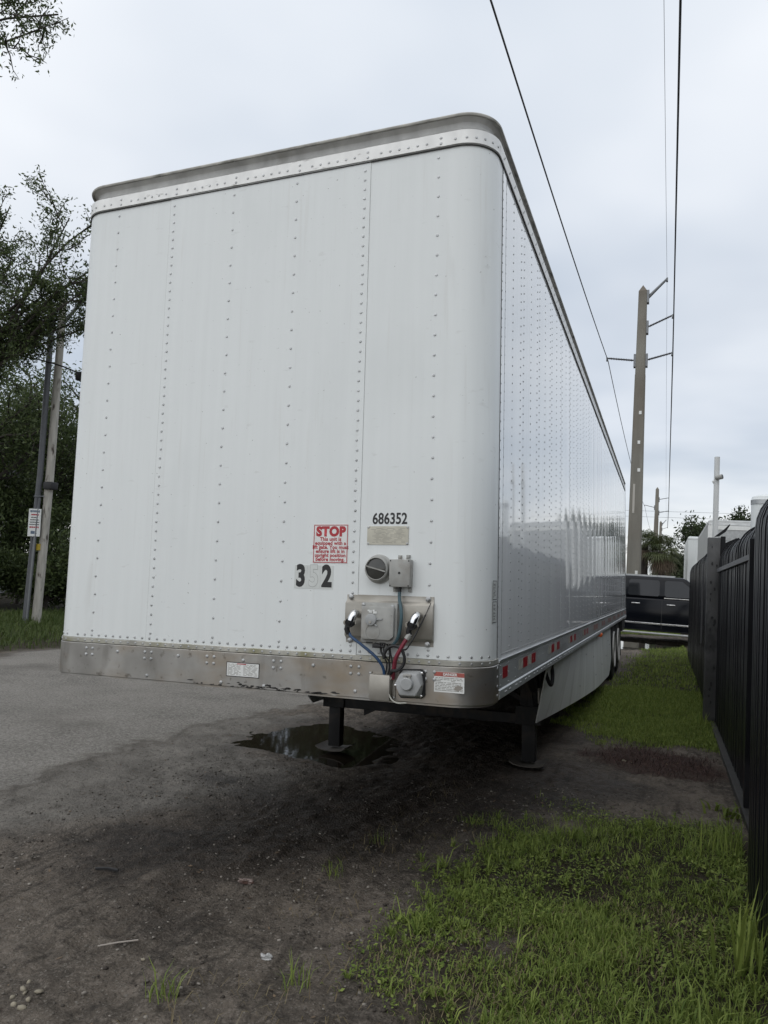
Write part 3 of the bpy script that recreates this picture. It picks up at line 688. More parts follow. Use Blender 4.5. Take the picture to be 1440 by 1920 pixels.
MB().tube([(.842, -.05, 1.185)]+loop, .0078, 8).build('looped_cable', BRUB, ho)
MB().tube(curve([(1.030, -.020, 1.530), (1.010, -.045, 1.47), (.978, -.09, 1.38), (.953, -.095, 1.335), (.925, -.085, 1.307), (.87, -.075, 1.322)]), [.002]*8+[.0042]*33, 6).build('cable_tail', BRUB, ho)
MB().tube(curve([(.856, -.035, 1.185), (.838, -.045, 1.150), (.834, -.05, 1.105), (.850, -.05, 1.067), (.880, -.048, 1.050), (.925, -.04, 1.052)]), .0034, 6).build('pale_wire', PALEW, ho)
# lower wiring cover and round socket on the band
o = empty('wiring_cover', (0, 0, 0), 0, TR)
MB().box(.734, .842, -.055, -.010, 1.052, 1.178).build('housing', NOSE, o, bevel=.007)
MB().box(.716, .734, -.016, -.010, 1.063, 1.186).box(.842, .858, -.016, -.010, 1.06, 1.182).build('flange', NOSE, o, bevel=.001, seg=1)
mb = MB()
for x, z in ((.725, 1.178), (.725, 1.074), (.850, 1.068)): mb.dome((x, -.016, z), (0, -1, 0), .007)
mb.build('screw', RIVET, o)
o = empty('trailer_socket', (0, 0, 0), 0, TR)
poly = [(.893, 1.208), (.99, 1.214), (1.008, 1.20), (1.010, 1.09), (.995, 1.075), (.888, 1.070), (.875, 1.085), (.878, 1.195)]
MB().prism(poly, lambda a, b, d: (a, d, b), -.010, -.020).build('gasket', BRUB, o, bevel=.002, seg=1)
mb = MB(); ce = (.940, 1.142)
hexa = [(ce[0]+.068*math.cos(math.radians(a)), ce[1]+.062*math.sin(math.radians(a))) for a in (0, 55, 125, 180, 235, 305)]
n6 = 6
outer = [(1.004, 1.145), (.992, 1.208), (.895, 1.204), (.880, 1.14), (.890, 1.076), (.994, 1.080)]
mb.add([(a, -.020, b) for a, b in outer]+[(a, -.075, b) for a, b in hexa], [tuple(range(5, -1, -1)), tuple(range(6, 12))]+[(i, (i+1) % 6, 6+(i+1) % 6, 6+i) for i in range(6)])
mb.build('housing', GREY2, o, bevel=.006)
MB().lathe([(0, .020), (.026, .020), (.030, .016), (.031, 0)], (.938, -.075, 1.147), (0, -1, 0), 24).build('round_lid', GREY2, o)
MB().cyl((.918, -.080, 1.186), (.958, -.080, 1.187), .006, n=8).box(.921, .932, -.084, -.072, 1.17, 1.186).box(.945, .956, -.084, -.072, 1.17, 1.186).build('lid_hinge', GREY, o)
mb = MB()
for x, z, y in ((.878, 1.135, -.072), (.998, 1.138, -.066), (.995, 1.196, -.03), (.993, 1.088, -.03)): mb.dome((x, y, z), (0, -1, 0), .0085)
mb.build('screw', CHR, o)
# danger and warning labels on the band
o = MB().box(1.052, 1.2, -.0112, -.0100, 1.112, 1.207).build('danger_label', STK, TR, smooth=False)
MB().box(1.052, 1.2, -.0116, -.0110, 1.186, 1.2062).build('header', mat('faded_red_header', (.40, .10, .08), .5, var=.25, vscale=30), o, smooth=False)
front_txt('lettering', 'DANGER', .017, 1.130, -.0119, 1.196, STK, o, bold=.0006)
MB().prism([(1.106, 1.196-.006), (1.113, 1.202), (1.099, 1.202-.012)], lambda a, b, d: (a, d, b), -.0117, -.0121).build('warning_triangle', STK, o, smooth=False)
mb = MB(); rn = random.Random(8)
for k in range(9):
    z = 1.179-.0072*k; x = 1.058
    while x < 1.188:
        l_ = rn.uniform(.006, .03); mb.box(x, min(x+l_, 1.194), -.0116, -.0111, z-.0016, z+.0012); x += l_+rn.uniform(.002, .005) if k not in (2,) else l_+.05
tag(mb.build('fine_print', PRN, o, smooth=False), kind='stuff')
MB().prism([(1.150, 1.126), (1.155, 1.142), (1.168, 1.148), (1.185, 1.146), (1.192, 1.138), (1.184, 1.128), (1.170, 1.122), (1.16, 1.125)], lambda a, b, d: (a, d, b), -.0117, -.0122).build('torn_patch', BAND, o, smooth=False)
o = MB().box(-.1, .1, -.0112, -.0100, 1.107, 1.183).build('notice_label', BLKP, TR, smooth=False)
MB().box(-.096, .096, -.0116, -.0111, 1.111, 1.179).build('label_face', STK, o, smooth=False)
mb = MB()
for k in range(10):
    z = 1.172-.006*k
    for xa, xb in ((-.09, -.01), (.004, .09)):
        x = xa
        while x < xb-.01:
            l_ = rn.uniform(.006, .03); mb.box(x, min(x+l_, xb), -.012, -.0115, z-.001, z+.001); x += l_+rn.uniform(.003, .012)
tag(mb.build('fine_print', PRN, o, smooth=False), kind='stuff')
MB().box(-.035, .02, -.0121, -.0115, 1.1725, 1.177).build('header', REDP, o, smooth=False)

# ---- undercarriage
mb = MB(); y = 1.4
while y < LEN-.2: mb.box(XL+.14, XR-.14, y, y+.05, .99, 1.095); y += .30
mb.box(-.45, -.35, 8.2, LEN-.3, .90, .988).box(.35, .45, 8.2, LEN-.3, .90, .988)
mb.build('floor_beams', BLK, TR)
MB().box(-1.1, 1.1, .10, 1.3, 1.058, 1.09).build('coupler_plate', BLK, TR)
FOOT = mat('muddy_steel_shoe', (.07, .062, .053), .7, var=.4, vscale=12)
def leg(x, zf):
    g = empty('landing_leg', (x, 3.34, 0), 0, TR)
    MB().box(-.075, .075, -.065, .065, .50, 1.05).build('outer_tube', BLK, g, bevel=.008)
    MB().box(-.060, .060, -.052, .052, zf+.03, .50).build('inner_tube', BLK, g, bevel=.006)
    mb = MB(); n = 10                                    # dished sand shoe
    pts = [(-.155, .032), (-.115, .011), (-.05, 0), (.05, 0), (.115, .011), (.155, .032)]
    mb.prism(pts+[(a, b+.010) for a, b in reversed(pts)], lambda a, b, d: (a, d, zf+b), -.14, .14); mb.build('foot', FOOT, g)
    s = 1 if x > 0 else -1
    MB().bar((s*.11, -.02, 1.04), (s*.05, -.02, .56), .045, .012, (0, 1, 0)).bar((-s*.02, -.075, 1.04), (s*.03, -.075, .50), .05, .012, (0, 1, 0)).box(-.11, .11, -.09, -.066, .42, .58).build('bracket', BLK, g, bevel=.003, seg=1)
    MB().bar((0, .07, .56), (0, 1.35, .93), .05, .05).bar((-s*.06, 0, .62), (-s*.56, 0, .93), .05, .04).build('brace', BLK, g)
    MB().box(s*.078-.015, s*.078+.015, -.03, .05, .60, .74).dome((s*.095, 0, .62), (s, 0, 0), .02).build('gearbox', NOSE, g, bevel=.004, seg=1)
    return g
leg(.95, .066); leg(-.93, .012)
MB().box(-.85, .87, 3.27, 3.33, .42, .51).build('cross_beam', BLK, TR, bevel=.004, seg=1)
MB().prism([(-.62, .42), (-.50, .42), (-.62, .36)], lambda a, b, d: (a, d, b), 3.28, 3.30).build('gusset', BLK, TR)
MB().tube(curve([(1.20, 2.86, 1.04), (1.215, 2.87, .93), (1.215, 2.84, .85), (1.205, 2.80, .84), (1.19, 2.70, .92), (1.17, 2.62, 1.04)]), .016, 8).build('crank_handle', BLK, TR)
MB().box(1.02, 1.16, 2.6, 3.1, .93, 1.045).bar((1.05, 2.5, 1.04), (1.02, 3.15, .75), .06, .05).build('skirt_bracket', BLK, TR)
# aerodynamic skirt, pulled inwards at its front edge
def skirt(sgn):
    V = []; nyk = 22; nzk = 7
    X0 = XR if sgn > 0 else -XL
    for i in range(nyk+1):
        u = i/nyk; y = 3.10+u*(9.30-3.10)
        xt = X0-.035-.03*(1-u)
        xb = X0-.02-.225*max(0, 1-u*1.6)**1.5
        zb = .47-.17*u+(.0 if u < .9 else .25*((u-.9)/.1)**2)
        for j in range(nzk+1):
            v = j/nzk; yy = y-(1-v)*0-(v)*(1-u)*.55
            V.append((sgn*(xb+(xt-xb)*v)+(0 if sgn > 0 else 0), yy, zb+(1.055-zb)*v))
    Fq = [(i*(nzk+1)+j, (i+1)*(nzk+1)+j, (i+1)*(nzk+1)+j+1, i*(nzk+1)+j+1) for i in range(nyk) for j in range(nzk)]
    k = len(V); V2 = [(p[0]-sgn*.01, p[1], p[2]) for p in V]
    ed = [i*(nzk+1) for i in range(nyk+1)]+[nyk*(nzk+1)+j for j in range(1, nzk+1)]+[i*(nzk+1)+nzk for i in range(nyk-1, -1, -1)]+[j for j in range(nzk-1, 0, -1)]
    Fq += [tuple(i+k for i in reversed(f)) for f in Fq]+[(a, b, b+k, a+k) for a, b in zip(ed, ed[1:]+ed[:1])]
    so_ = MB().add(V+V2, Fq).build('side_skirt', SKIRT, TR)
    if sgn > 0:
        mb = MB()
        for u, z in ((.25, .62), (.35, .9), (.55, .55), (.7, .6), (.82, .66), (.88, .86), (.93, .78), (.5, .8)):
            mb.dome((X0-.019-.03*(1-u), 3.1+u*6.2, z), (1, 0, 0), .012)
        mb.build('skirt_bolts', RIVET, so_)
skirt(1); skirt(-1)
MB().lathe([(.0, .03), (.022, .028), (.03, .016), (.032, 0)], (XR+.004, 6.74, 1.045), (.9, 0, -.4), 12).box(XR-.03, XR+.012, 6.70, 6.78, 1.02, 1.049).build('marker_lamp', ORNG, TR)
# tandem wheels
tyre_p = [(.29, .0), (.30, .02), (.36, .012), (.44, .004), (.485, .02), (.500, .05), (.505, .09), (.500, .095), (.505, .10), (.505, .14), (.499, .145), (.505, .15), (.505, .19), (.500, .23), (.485, .26), (.44, .276), (.36, .268), (.30, .26), (.29, .28)]
rim_p = [(.305, .004), (.300, -.018), (.284, -.018), (.278, .02), (.270, .05), (.265, .12), (.14, .135), (.135, .10), (.0, .095)]
mt = MB().lathe(tyre_p, (0, 0, 0), (-1, 0, 0), 40).mesh('tyre'); mr2 = MB().lathe(rim_p, (0, 0, 0), (-1, 0, 0), 32).mesh('rim')
mh = MB()
mh.lathe([(.10, .10), (.10, .02), (.085, .0), (0, -.01)], (0, 0, 0), (-1, 0, 0), 16)
for k in range(10): mh.cyl((-.13, .118*math.cos(k*.628), .118*math.sin(k*.628)), (-.095, .118*math.cos(k*.628), .118*math.sin(k*.628)), .013, n=6)
mh = mh.mesh('hub')
tread = MB()
for k in range(90):
    a = k/90*2*math.pi
    for xx in (-.03, -.10, -.15, -.2):
        pass
for ay in (9.98, 11.23):
    MB().cyl((-1.1, ay, .63), (1.1, ay, .63), .065, n=12).box(-.5, -.35, ay-.35, ay+.35, .62, .86).box(.35, .5, ay-.35, ay+.35, .62, .86).build('axle', BLK, TR)
    for sgn in (1, -1):
        for k, xo in enumerate((1.275, .935)):
            wv = empty('wheel', (sgn*xo, ay, .63), 0, TR)
            if sgn < 0: wv.rotation_euler = (0, 0, math.pi)
            link('tyre', mt, RUB, wv)
            link('rim', mr2, RIMW, wv)
            if k == 0: link('hub', mh, BLK, wv)
MB().box(-.55, -.42, 8.9, 12.6, .84, .95).box(.42, .55, 8.9, 12.6, .84, .95).build('slider_frame', BLK, TR)
MB().box(-1.15, 1.15, LEN-.02, LEN+.06, .52, .62).box(-.55, -.45, LEN-.02, LEN+.05, .62, 1.02).box(.45, .55, LEN-.02, LEN+.05, .62, 1.02).build('rear_guard', BLK, TR, bevel=.005, seg=1)
MB().box(XR-.14, XR-.03, 12.9, LEN-.05, .80, 1.045).box(.72, 1.27, 12.25, 12.27, .35, 1.0).build('mud_flap', BRUB, TR)

# ================================================================ black fence on the right
FB = mat('black_fence_paint', (.007, .0075, .010), .38, spec=.22, var=.4, vscale=8, vstretch=(1, 1, .4), rvar=.08, col2=(.018, .018, .02), c2pos=(.6, .8), c2scale=6, c2stretch=(1, 1, .3))
FP = mat('pitted_grey_post_paint', (.085, .085, .085), .62, var=.45, vscale=5, vstretch=(1, 1, .5), col2=(.035, .035, .036), c2pos=(.5, .62), c2scale=7, c2stretch=(1, 1, .7), bump=.5, bscale=12, bdist=.012)
FR = mat('skylit_grey_rail', (.10, .10, .105), .45, var=.3, vscale=8)  # lighter than the fence black: sky light on the rail is put into the colour
def picket_mesh(zb, zs, zt, w=.036, dpt=.030, r=.24):
    pts = [(0, zb), (0, zs)]; a_end = math.radians(62)
    for i in range(1, 6):
        a = a_end*i/5; pts.append((r*(1-math.cos(a)), zs+r*math.sin(a)))
    k = (zt-pts[-1][1])/math.cos(a_end); pts.append((pts[-1][0]+k*math.sin(a_end), zt))
    V = []
    for i, (x, z) in enumerate(pts):
        p, q = pts[max(i-1, 0)], pts[min(i+1, len(pts)-1)]; d = Vector((q[0]-p[0], q[1]-p[1])).normalized(); nx, nz = d.y, -d.x
        for sx, sy in ((-1, -1), (1, -1), (1, 1), (-1, 1)): V.append((x+nx*sx*dpt/2, sy*w/2, z+nz*sx*dpt/2))
    Fq = [(i*4+j, i*4+(j+1) % 4, i*4+4+(j+1) % 4, i*4+4+j) for i in range(len(pts)-1) for j in range(4)]+[(3, 2, 1, 0), tuple(range(len(pts)*4-4, len(pts)*4))]
    return MB().add(V, Fq).mesh('picket', smooth=False)
def fence(name, label, x, y0, y1, zb, zs, zt, pitch, rails, lean=0., backing=True, w=.036):
    g = empty(name, (x, y0, 0)); g.rotation_euler = (0, lean, 0)
    tag(g, label, 'fence', 'black picket fence along the yard')
    me = picket_mesh(zb, zs, zt, w); y = 0; rn = random.Random(int(y0*10)+3)
    while y < y1-y0:
        p = link('picket', me, FB, g, (rn.uniform(-.003, .003), y+rn.uniform(-.002, .002), rn.uniform(-.008, .008)+Hs(x-.3, y0+y)-.13)); p.rotation_euler = (rn.uniform(-.004, .004), rn.uniform(-.003, .003), 0); y += pitch
    for z, off, m_ in rails: MB().box(off-.02, off+.02, -.02, y1-y0+.0, z-.025, z+.025).build('rail', m_, g, bevel=.003, seg=1)
    if backing: MB().box(.045, .052, 0, y1-y0, zb+.03, zs+.1).build('backing_sheet', FB, g, smooth=False)
    return g
fence('gate_panel', 'near black picket gate panel at the right edge of the photo', 2.49, -3.2, 1.06, .14, 2.06, 2.39, .0735, ((.25, .038, FB), (1.0, .038, FB), (1.85, .038, FB)), w=.048)
fence('picket_fence', 'black picket fence panel with a pale rail between gate and pitted post', 2.66, 1.0, 6.56, .16, 2.10, 2.44, .0735, ((.27, .038, FB), (1.95, .038, FB)), w=.044)
fence('picket_fence', 'far black fence panel beyond the pitted post', 2.60, 6.80, 15.6, .16, 2.10, 2.40, .0735, ((.30, .036, FB), (1.1, .036, FB), (2.0, .036, FB)), w=.055)
g = bpy.data.objects['picket_fence']
MB().box(-.045, -.019, 1.7, 5.50, 1.985, 2.030).build('rail', FR, g, bevel=.002, seg=1)
MB().box(-.055, .02, 1.65, 1.72, .15, 2.14).build('gate_stile', FB, g, bevel=.004, seg=1)
MB().box(-.07, .03, .3, 5.5, .12, .185).build('bottom_track', mat('dirty_track', (.04, .038, .035), .7, var=.4, vscale=10), g, bevel=.005, seg=1)
# pitted corner post with dark rust holes
g = empty('fence_post', (2.585, 6.66, .1)); tag(g, 'square grey fence post pitted with black rust holes', 'post')
MB().box(-.072, .072, -.075, .075, 0, 2.32).build('shaft', FP, g, bevel=.008)
rn = random.Random(12)
for k in range(17):
    zz = (1.99, 1.97, 1.76, 1.68, 1.62, 1.55, 1.33, 1.28, 1.24, 1.18, .98, .72, .52, .46, .38, .3, 2.2)[k]; xx = rn.uniform(-.03, .065) if k not in (0, 2) else rn.uniform(-.03, 0)
    rw, rh = rn.uniform(.006, .016), rn.uniform(.012, .034)
    pts = [(xx+rw*math.cos(a*.785)*rn.uniform(.7, 1.2), zz+rh*math.sin(a*.785)*rn.uniform(.7, 1.2)) for a in range(8)]
    MB().prism(pts, lambda a, b, d: (a, d, b), -.0755, -.0785).build('rust_hole', BRUB, g, smooth=False)
MB().box(.075, .13, -.05, .06, 0.02, 2.34).build('side_channel', FB, g, bevel=.004, seg=1)
MB().prism([(.0, 2.33), (.06, 2.345), (.13, 2.40), (.17, 2.47), (.18, 2.50), (.165, 2.49), (.10, 2.42), (.03, 2.36)], lambda a, b, d: (a, d, b), -.03, .03).build('bent_cap_strip', FB, g)
g = empty('fence_brace', (2.545, 8.3, .1)); tag(g, 'thin pale-edged upright bar fixed to the far fence panel', 'bar')
MB().box(-.012, .012, -.02, .02, .9, 2.05).build('bar', FR, g, bevel=.003, seg=1)

# ================================================================ grass
GRS = mat('lawn_grass', (.095, .155, .030), .6, spec=.25, attr='tint', attrcol=(.30, .36, .090), trans=.3)
GRD = mat('dry_grass', (.15, .115, .065), .7, spec=.2, attr='tint', attrcol=(.26, .22, .13), trans=.15)
def blades(P, L, W, bend, seed, z=None):
    rng = np.random.default_rng(seed); n = len(P); az = rng.uniform(0, 2*np.pi, n)
    d = np.stack([np.cos(az), np.sin(az)], 1); sd_ = np.stack([-np.sin(az), np.cos(az)], 1); tw = rng.uniform(-.7, .7, n)
    sd_ = sd_*np.cos(tw)[:, None]+d*np.sin(tw)[:, None]
    z0 = H(P[:, 0], P[:, 1])-.006 if z is None else z
    def pt(h, o, s): return np.concatenate([P+d*(o)[:, None]+sd_*(s)[:, None], (z0+h)[:, None]], 1)
    zr = np.zeros(n)
    V = np.stack([pt(zr, zr, -W/2), pt(zr, zr, W/2), pt(L*.55*np.cos(bend*.5), L*.55*np.sin(bend*.5), -W*.45), pt(L*.55*np.cos(bend*.5), L*.55*np.sin(bend*.5), W*.45),
                  pt(L*(.55*np.cos(bend*.5)+.45*np.cos(bend*1.5)), L*(.55*np.sin(bend*.5)+.45*np.sin(bend*1.5)), zr)], 1)
    b = (np.arange(n)*5)[:, None, None]; Ft = np.array([[0, 1, 3], [0, 3, 2], [2, 3, 4]])[None]+b
    return V.reshape(-1, 3), Ft.reshape(-1, 3), np.repeat(rng.beta(2, 2, n), 5)
def scatter(n, x0, x1, y0, y1, dens, seed):
    rng = np.random.default_rng(seed); P = np.stack([rng.uniform(x0, x1, n), rng.uniform(y0, y1, n)], 1)
    return P[rng.random(n) < dens(P[:, 0], P[:, 1])]
def grass_obj(name, label, sets, m_):
    Vs, Fs, Ts = [], [], []; k = 0
    for V, Ft, t in sets: Vs.append(V); Fs.append(Ft+k); Ts.append(t); k += len(V)
    return tag(link(name, np_mesh(name, np.concatenate(Vs), np.concatenate(Fs), dict(tint=np.concatenate(Ts))), m_), label, 'grass', kind='stuff')
def near_d(x, y):
    n = fbm(x*2.4, y*2.4, 51); return np.clip(masks(x, y)[1]*(.22+1.1*sst(.38, .62, n)), 0, 1)
rng = np.random.default_rng(1)
P = scatter(80000, .5, 2.52, -1.6, 2.6, near_d, 2)
n = len(P); big = fbm(P[:, 0]*1.3, P[:, 1]*1.3, 61)
Ls = rng.uniform(.025, .07, n)*(.6+1.2*sst(.4, .7, big)); Ws = rng.uniform(.0025, .006, n)
s1 = blades(P, Ls, Ws, rng.uniform(.35, 1.5, n), 4)
# star-shaped broad-bladed clumps
Pc = scatter(1500, .7, 2.48, -1.6, 2.3, lambda x, y: masks(x, y)[1]*(.25+sst(.42, .62, fbm(x*1.1, y*1.1, 63))), 55); kk = 13; n = len(Pc)*kk
az = rng.uniform(0, 6.28, n); rr_ = rng.uniform(0, .012, n); P = np.repeat(Pc, kk, 0)+np.stack([np.cos(az), np.sin(az)], 1)*rr_[:, None]
sz = np.repeat(rng.uniform(.6, 1.35, len(Pc)), kk); s5 = blades(P, rng.uniform(.04, .11, n)*sz, rng.uniform(.004, .0075, n), rng.uniform(.6, 1.45, n), 56)
P = scatter(1300, .75, 2.45, -1.6, 1.6, lambda x, y: masks(x, y)[1]*sst(.48, .66, fbm(x*1.1, y*1.1, 63)), 5); n = len(P)
s2 = blades(P, rng.uniform(.10, .22, n), rng.uniform(.004, .008, n), rng.uniform(.5, 1.3, n), 6)
P = scatter(60000, .8, 2.62, 4.6, 9, lambda x, y: masks(x, y)[1]*.9, 7); n = len(P)
s3 = blades(P, rng.uniform(.03, .085, n), rng.uniform(.004, .008, n), rng.uniform(.2, 1.2, n), 8)
P = scatter(46000, -1.5, 2.62, 9, 27, lambda x, y: masks(x, y)[1]*(1-sst(-.2, .1, sdf(PUD2, x, y))), 9); n = len(P)
s4_ = blades(P, rng.uniform(.04, .10, n), rng.uniform(.007, .014, n), rng.uniform(.2, 1.2, n), 10)
P = scatter(26000, .6, 2.52, -1.6, 2.5, lambda x, y: masks(x, y)[1]*sst(.44, .56, fbm(x*1.9, y*1.9, 67)), 17); n = len(P)
az = rng.uniform(0, 6.28, n); tl = rng.uniform(-.5, .5, (n, 2)); sz = rng.uniform(.005, .013, n)[:, None]; zz = H(P[:, 0], P[:, 1])+rng.uniform(.004, .035, n)
u = np.stack([np.cos(az), np.sin(az), tl[:, 0]], 1)*sz; v = np.stack([-np.sin(az), np.cos(az), tl[:, 1]], 1)*sz*.6; Q = np.concatenate([P, zz[:, None]], 1)
V = np.stack([Q-u, Q+v, Q+u, Q-v], 1).reshape(-1, 3)
tag(link('ground_cover', np_mesh('ground_cover', V, np.arange(4*n).reshape(-1, 4), dict(tint=np.repeat(rng.beta(2, 2, n), 4))), GRS), 'small-leaved green ground cover among the lawn grass', 'ground cover', kind='stuff')
grass_obj('lawn_grass', 'green grass growing between the trailer and the black fence', [s1, s2, s3, s4_, s5], GRS)
P = scatter(52000, -14.5, -8.6, 2, 24, lambda x, y: masks(x, y)[1]*np.clip(.15+sst(-9, -10.5, x), 0, 1), 11); n = len(P)
grass_obj('verge_grass', 'tall green grass on the verge below the left utility pole', [blades(P, rng.uniform(.06, .26, n), rng.uniform(.010, .020, n), rng.uniform(.2, 1.2, n), 12)], mat('verge_grass_shaded_green', (.048, .080, .020), .6, spec=.25, attr='tint', attrcol=(.115, .145, .045), trans=.3))  # darker green than the lawn, with the shade on the verge mixed in
P = scatter(9000, .3, 2.5, -1.5, 2.8, lambda x, y: np.clip(.25+masks(x, y)[1], 0, 1)*sst(.5, .62, fbm(x*2, y*2, 71)), 13)
P2 = scatter(2600, 1.3, 2.6, 3.4, 4.8, lambda x, y: masks(x, y)[2], 14); P3 = np.concatenate([P]); n = len(P3)
grass_obj('dry_thatch', 'scattered dry straw among the grass', [blades(P3, rng.uniform(.04, .12, n), rng.uniform(.002, .004, n), rng.uniform(1.1, 1.5, n), 15)], GRD)
n = len(P2)
grass_obj('pine_litter', 'reddish brown needle litter on the dirt beside the fence', [blades(P2, rng.uniform(.05, .14, n), rng.uniform(.003, .005, n), rng.uniform(1.35, 1.52, n), 16)], mat('red_needles', (.075, .032, .024), .7, attr='tint', attrcol=(.03, .02, .016)))
# single weeds in the dirt
def tuft(name, label, x, y, n, L0, L1, W_, seed, m_=GRS, sp=.03, b=(.2, .9)):
    rg = np.random.default_rng(seed); P = np.stack([rg.normal(x, sp, n), rg.normal(y, sp, n)], 1)
    V, Ft, t = blades(P, rg.uniform(L0, L1, n), rg.uniform(W_*.6, W_, n), rg.uniform(*b, n), seed)
    tag(link(name, np_mesh(name, V, Ft, dict(tint=t)), m_), label, 'weed', 'weeds growing in the dirt')
tuft('weed_tuft', 'small grass weed tuft in the dirt at the bottom edge, left of centre', .28, -.96, 26, .06, .18, .006, 21)
tuft('weed_tuft', 'grass weed tuft in the dirt just left of the lawn edge', .72, -.72, 26, .05, .14, .006, 22)
tuft('weed_tuft', 'grass tuft in the dirt near the crumpled wrapper', .38, .42, 24, .05, .13, .005, 23, sp=.03)
tuft('weed_tuft', 'sparse weed tuft on the dark tyre tracks', .42, .98, 18, .05, .12, .005, 24, sp=.03)
tuft('weed_tuft', 'tall broad-bladed grass clump at the foot of the near gate panel', 2.38, .12, 22, .22, .48, .018, 25, sp=.05, b=(.1, .5))
tuft('weed_tuft', 'upright grass clump against the fence beside the lawn', 2.42, 1.6, 26, .12, .30, .010, 26, sp=.05, b=(.1, .5))
tuft('weed_tuft', 'grass clump at the base of the pitted post', 2.48, 6.3, 24, .10, .28, .012, 27, sp=.04, b=(.1, .6))
tuft('weed_tuft', 'yellow-green leafy weed on bare dirt by the fence', 2.50, 2.55, 30, .06, .13, .028, 28, mat('yellow_green_weed', (.10, .14, .025), .6, attr='tint', attrcol=(.16, .2, .04), trans=.25), sp=.07, b=(.6, 1.2))

# gravel and stones
ico = bmesh.new(); bmesh.ops.create_icosphere(ico, subdivisions=1, radius=1); iv = np.array([v.co[:] for v in ico.verts]); ifc = np.array([[v.index for v in f.verts] for f in ico.faces]); ico.free()
def stones(P, r0, r1, seed, sink=.25, flat=.6):
    rg = np.random.default_rng(seed); n = len(P); V = np.repeat(iv[None], n, 0)*rg.uniform(.7, 1.25, (n, len(iv), 1))
    r = r0*(r1/r0)**(rg.random(n)**2.2); a = rg.uniform(0, 6.28, n)
    V = V*np.stack([r*rg.uniform(.8, 1.4, n), r*rg.uniform(.7, 1.1, n), r*flat*rg.uniform(.7, 1.2, n)], 1)[:, None]
    x = V[..., 0]*np.cos(a)[:, None]-V[..., 1]*np.sin(a)[:, None]; y = V[..., 0]*np.sin(a)[:, None]+V[..., 1]*np.cos(a)[:, None]
    V = np.stack([x+P[:, :1], y+P[:, 1:2], V[..., 2]+(H(P[:, 0], P[:, 1])+r*flat*(1-sink*2)*.5)[:, None]], -1)
    return V.reshape(-1, 3), (ifc[None]+(np.arange(n)*len(iv))[:, None, None]).reshape(-1, 3), np.repeat(rg.random(n)**2.5, len(iv))
GRV = mat('gravel_stone', (.055, .047, .040), .85, spec=.2, attr='tint', attrcol=(.30, .275, .24), var=.2, vscale=40)
P = scatter(30000, -2.0, 2.0, -1.6, 2.8, lambda x, y: (1-masks(x, y)[1])*(1-masks(x, y)[0])*np.clip(.25+1.3*(fbm(x*1.5, y*1.5, 81)-.35), .05, 1), 31)
V, Ft, t = stones(P, .0020, .011, 32)
tag(link('gravel', np_mesh('gravel', V, Ft, dict(tint=t)), GRV), 'fine loose gravel strewn over the dark dirt', 'gravel', kind='stuff')
P = np.array([(-.24, -1.17), (-.20, -1.20), (-.17, -1.16), (-.22, -1.13), (-.26, -1.10), (-.15, -1.21), (-.19, -1.09), (-.28, -1.05), (.33, -.93), (.36, -.90), (.30, -.88), (.03, -.75), (.78, .12), (.83, .08), (-.07, -.86), (.95, -.62), (1.0, -.55)])
STN = mat('pale_limestone', (.30, .265, .20), .85, var=.35, vscale=30, bump=.4, bscale=60, bdist=.004)
for i, p in enumerate(P):
    V, Ft, t = stones(p[None], .011, .019, 40+i, .2)
    o = tag(link('stone', np_mesh('stone', V, Ft), STN if i < 8 or i == 11 else GRV), 'pale stone in the cluster at the bottom left corner' if i < 8 else ('grey stone in the trio by the bottom weed tuft' if i < 11 else ('small tan stone lying alone on the dirt' if i == 11 else ('grey stone beside the lawn edge' if i in (12, 13, 15, 16) else 'dark stone on the dirt below the straw'))), 'stone', 'loose stones on the dirt')
P = scatter(1500, -2.6, 2.5, -1.5, 4.6, lambda x, y: .25+.75*sst(.5, .65, fbm(x*1.6, y*1.6, 91)), 92); n = len(P)
az = rng.uniform(0, 6.28, n); tl = rng.uniform(-.35, .35, (n, 2)); sz = rng.uniform(.006, .017, n)[:, None]; Q = np.concatenate([P, (H(P[:, 0], P[:, 1])+.006)[:, None]], 1)
u = np.stack([np.cos(az), np.sin(az), tl[:, 0]], 1)*sz; v = np.stack([-np.sin(az), np.cos(az), tl[:, 1]], 1)*sz*.45
V = np.stack([Q-u, Q+v, Q+u, Q-v], 1).reshape(-1, 3)
tag(link('leaf_litter', np_mesh('leaf_litter', V, np.arange(4*n).reshape(-1, 4), dict(tint=np.repeat(rng.random(n), 4))), mat('dead_leaf', (.035, .024, .017), .8, attr='tint', attrcol=(.19, .135, .085))), 'small dead brown leaves scattered over the dirt', 'leaf litter', kind='stuff')
# litter
def crumple(name, label, x, y, r, m_, seed, fl=.35):
    bm = bmesh.new(); bmesh.ops.create_icosphere(bm, subdivisions=3, radius=1); rg = random.Random(seed)
    for v in bm.verts:
        n_ = fbm(np.array([v.co.x*1.7+seed]), np.array([v.co.y*1.7+v.co.z*2.3]), seed)[0]*1.5+rg.uniform(-.12, .12)
        v.co = Vector((v.co.x*r*n_, v.co.y*r*.7*n_, v.co.z*r*fl*n_))
    me = bpy.data.meshes.new(name); bm.to_mesh(me); bm.free()
    tag(link(name, me, m_, None, (x, y, Hs(x, y)+r*fl*.45)), label, 'litter')
crumple('crumpled_wrapper', 'crumpled pinkish brown wrapper lying on the dirt tracks', -.02, .15, .055, mat('wrapper_foil', (.24, .19, .17), .45, col2=(.08, .045, .035), c2pos=(.45, .55), c2scale=18), 3, .32)
crumple('crumpled_tissue', 'crumpled white tissue on the dirt left of the lawn', .51, -.56, .032, mat('tissue_paper', (.5, .5, .49), .8, var=.3, vscale=40), 8, .6)
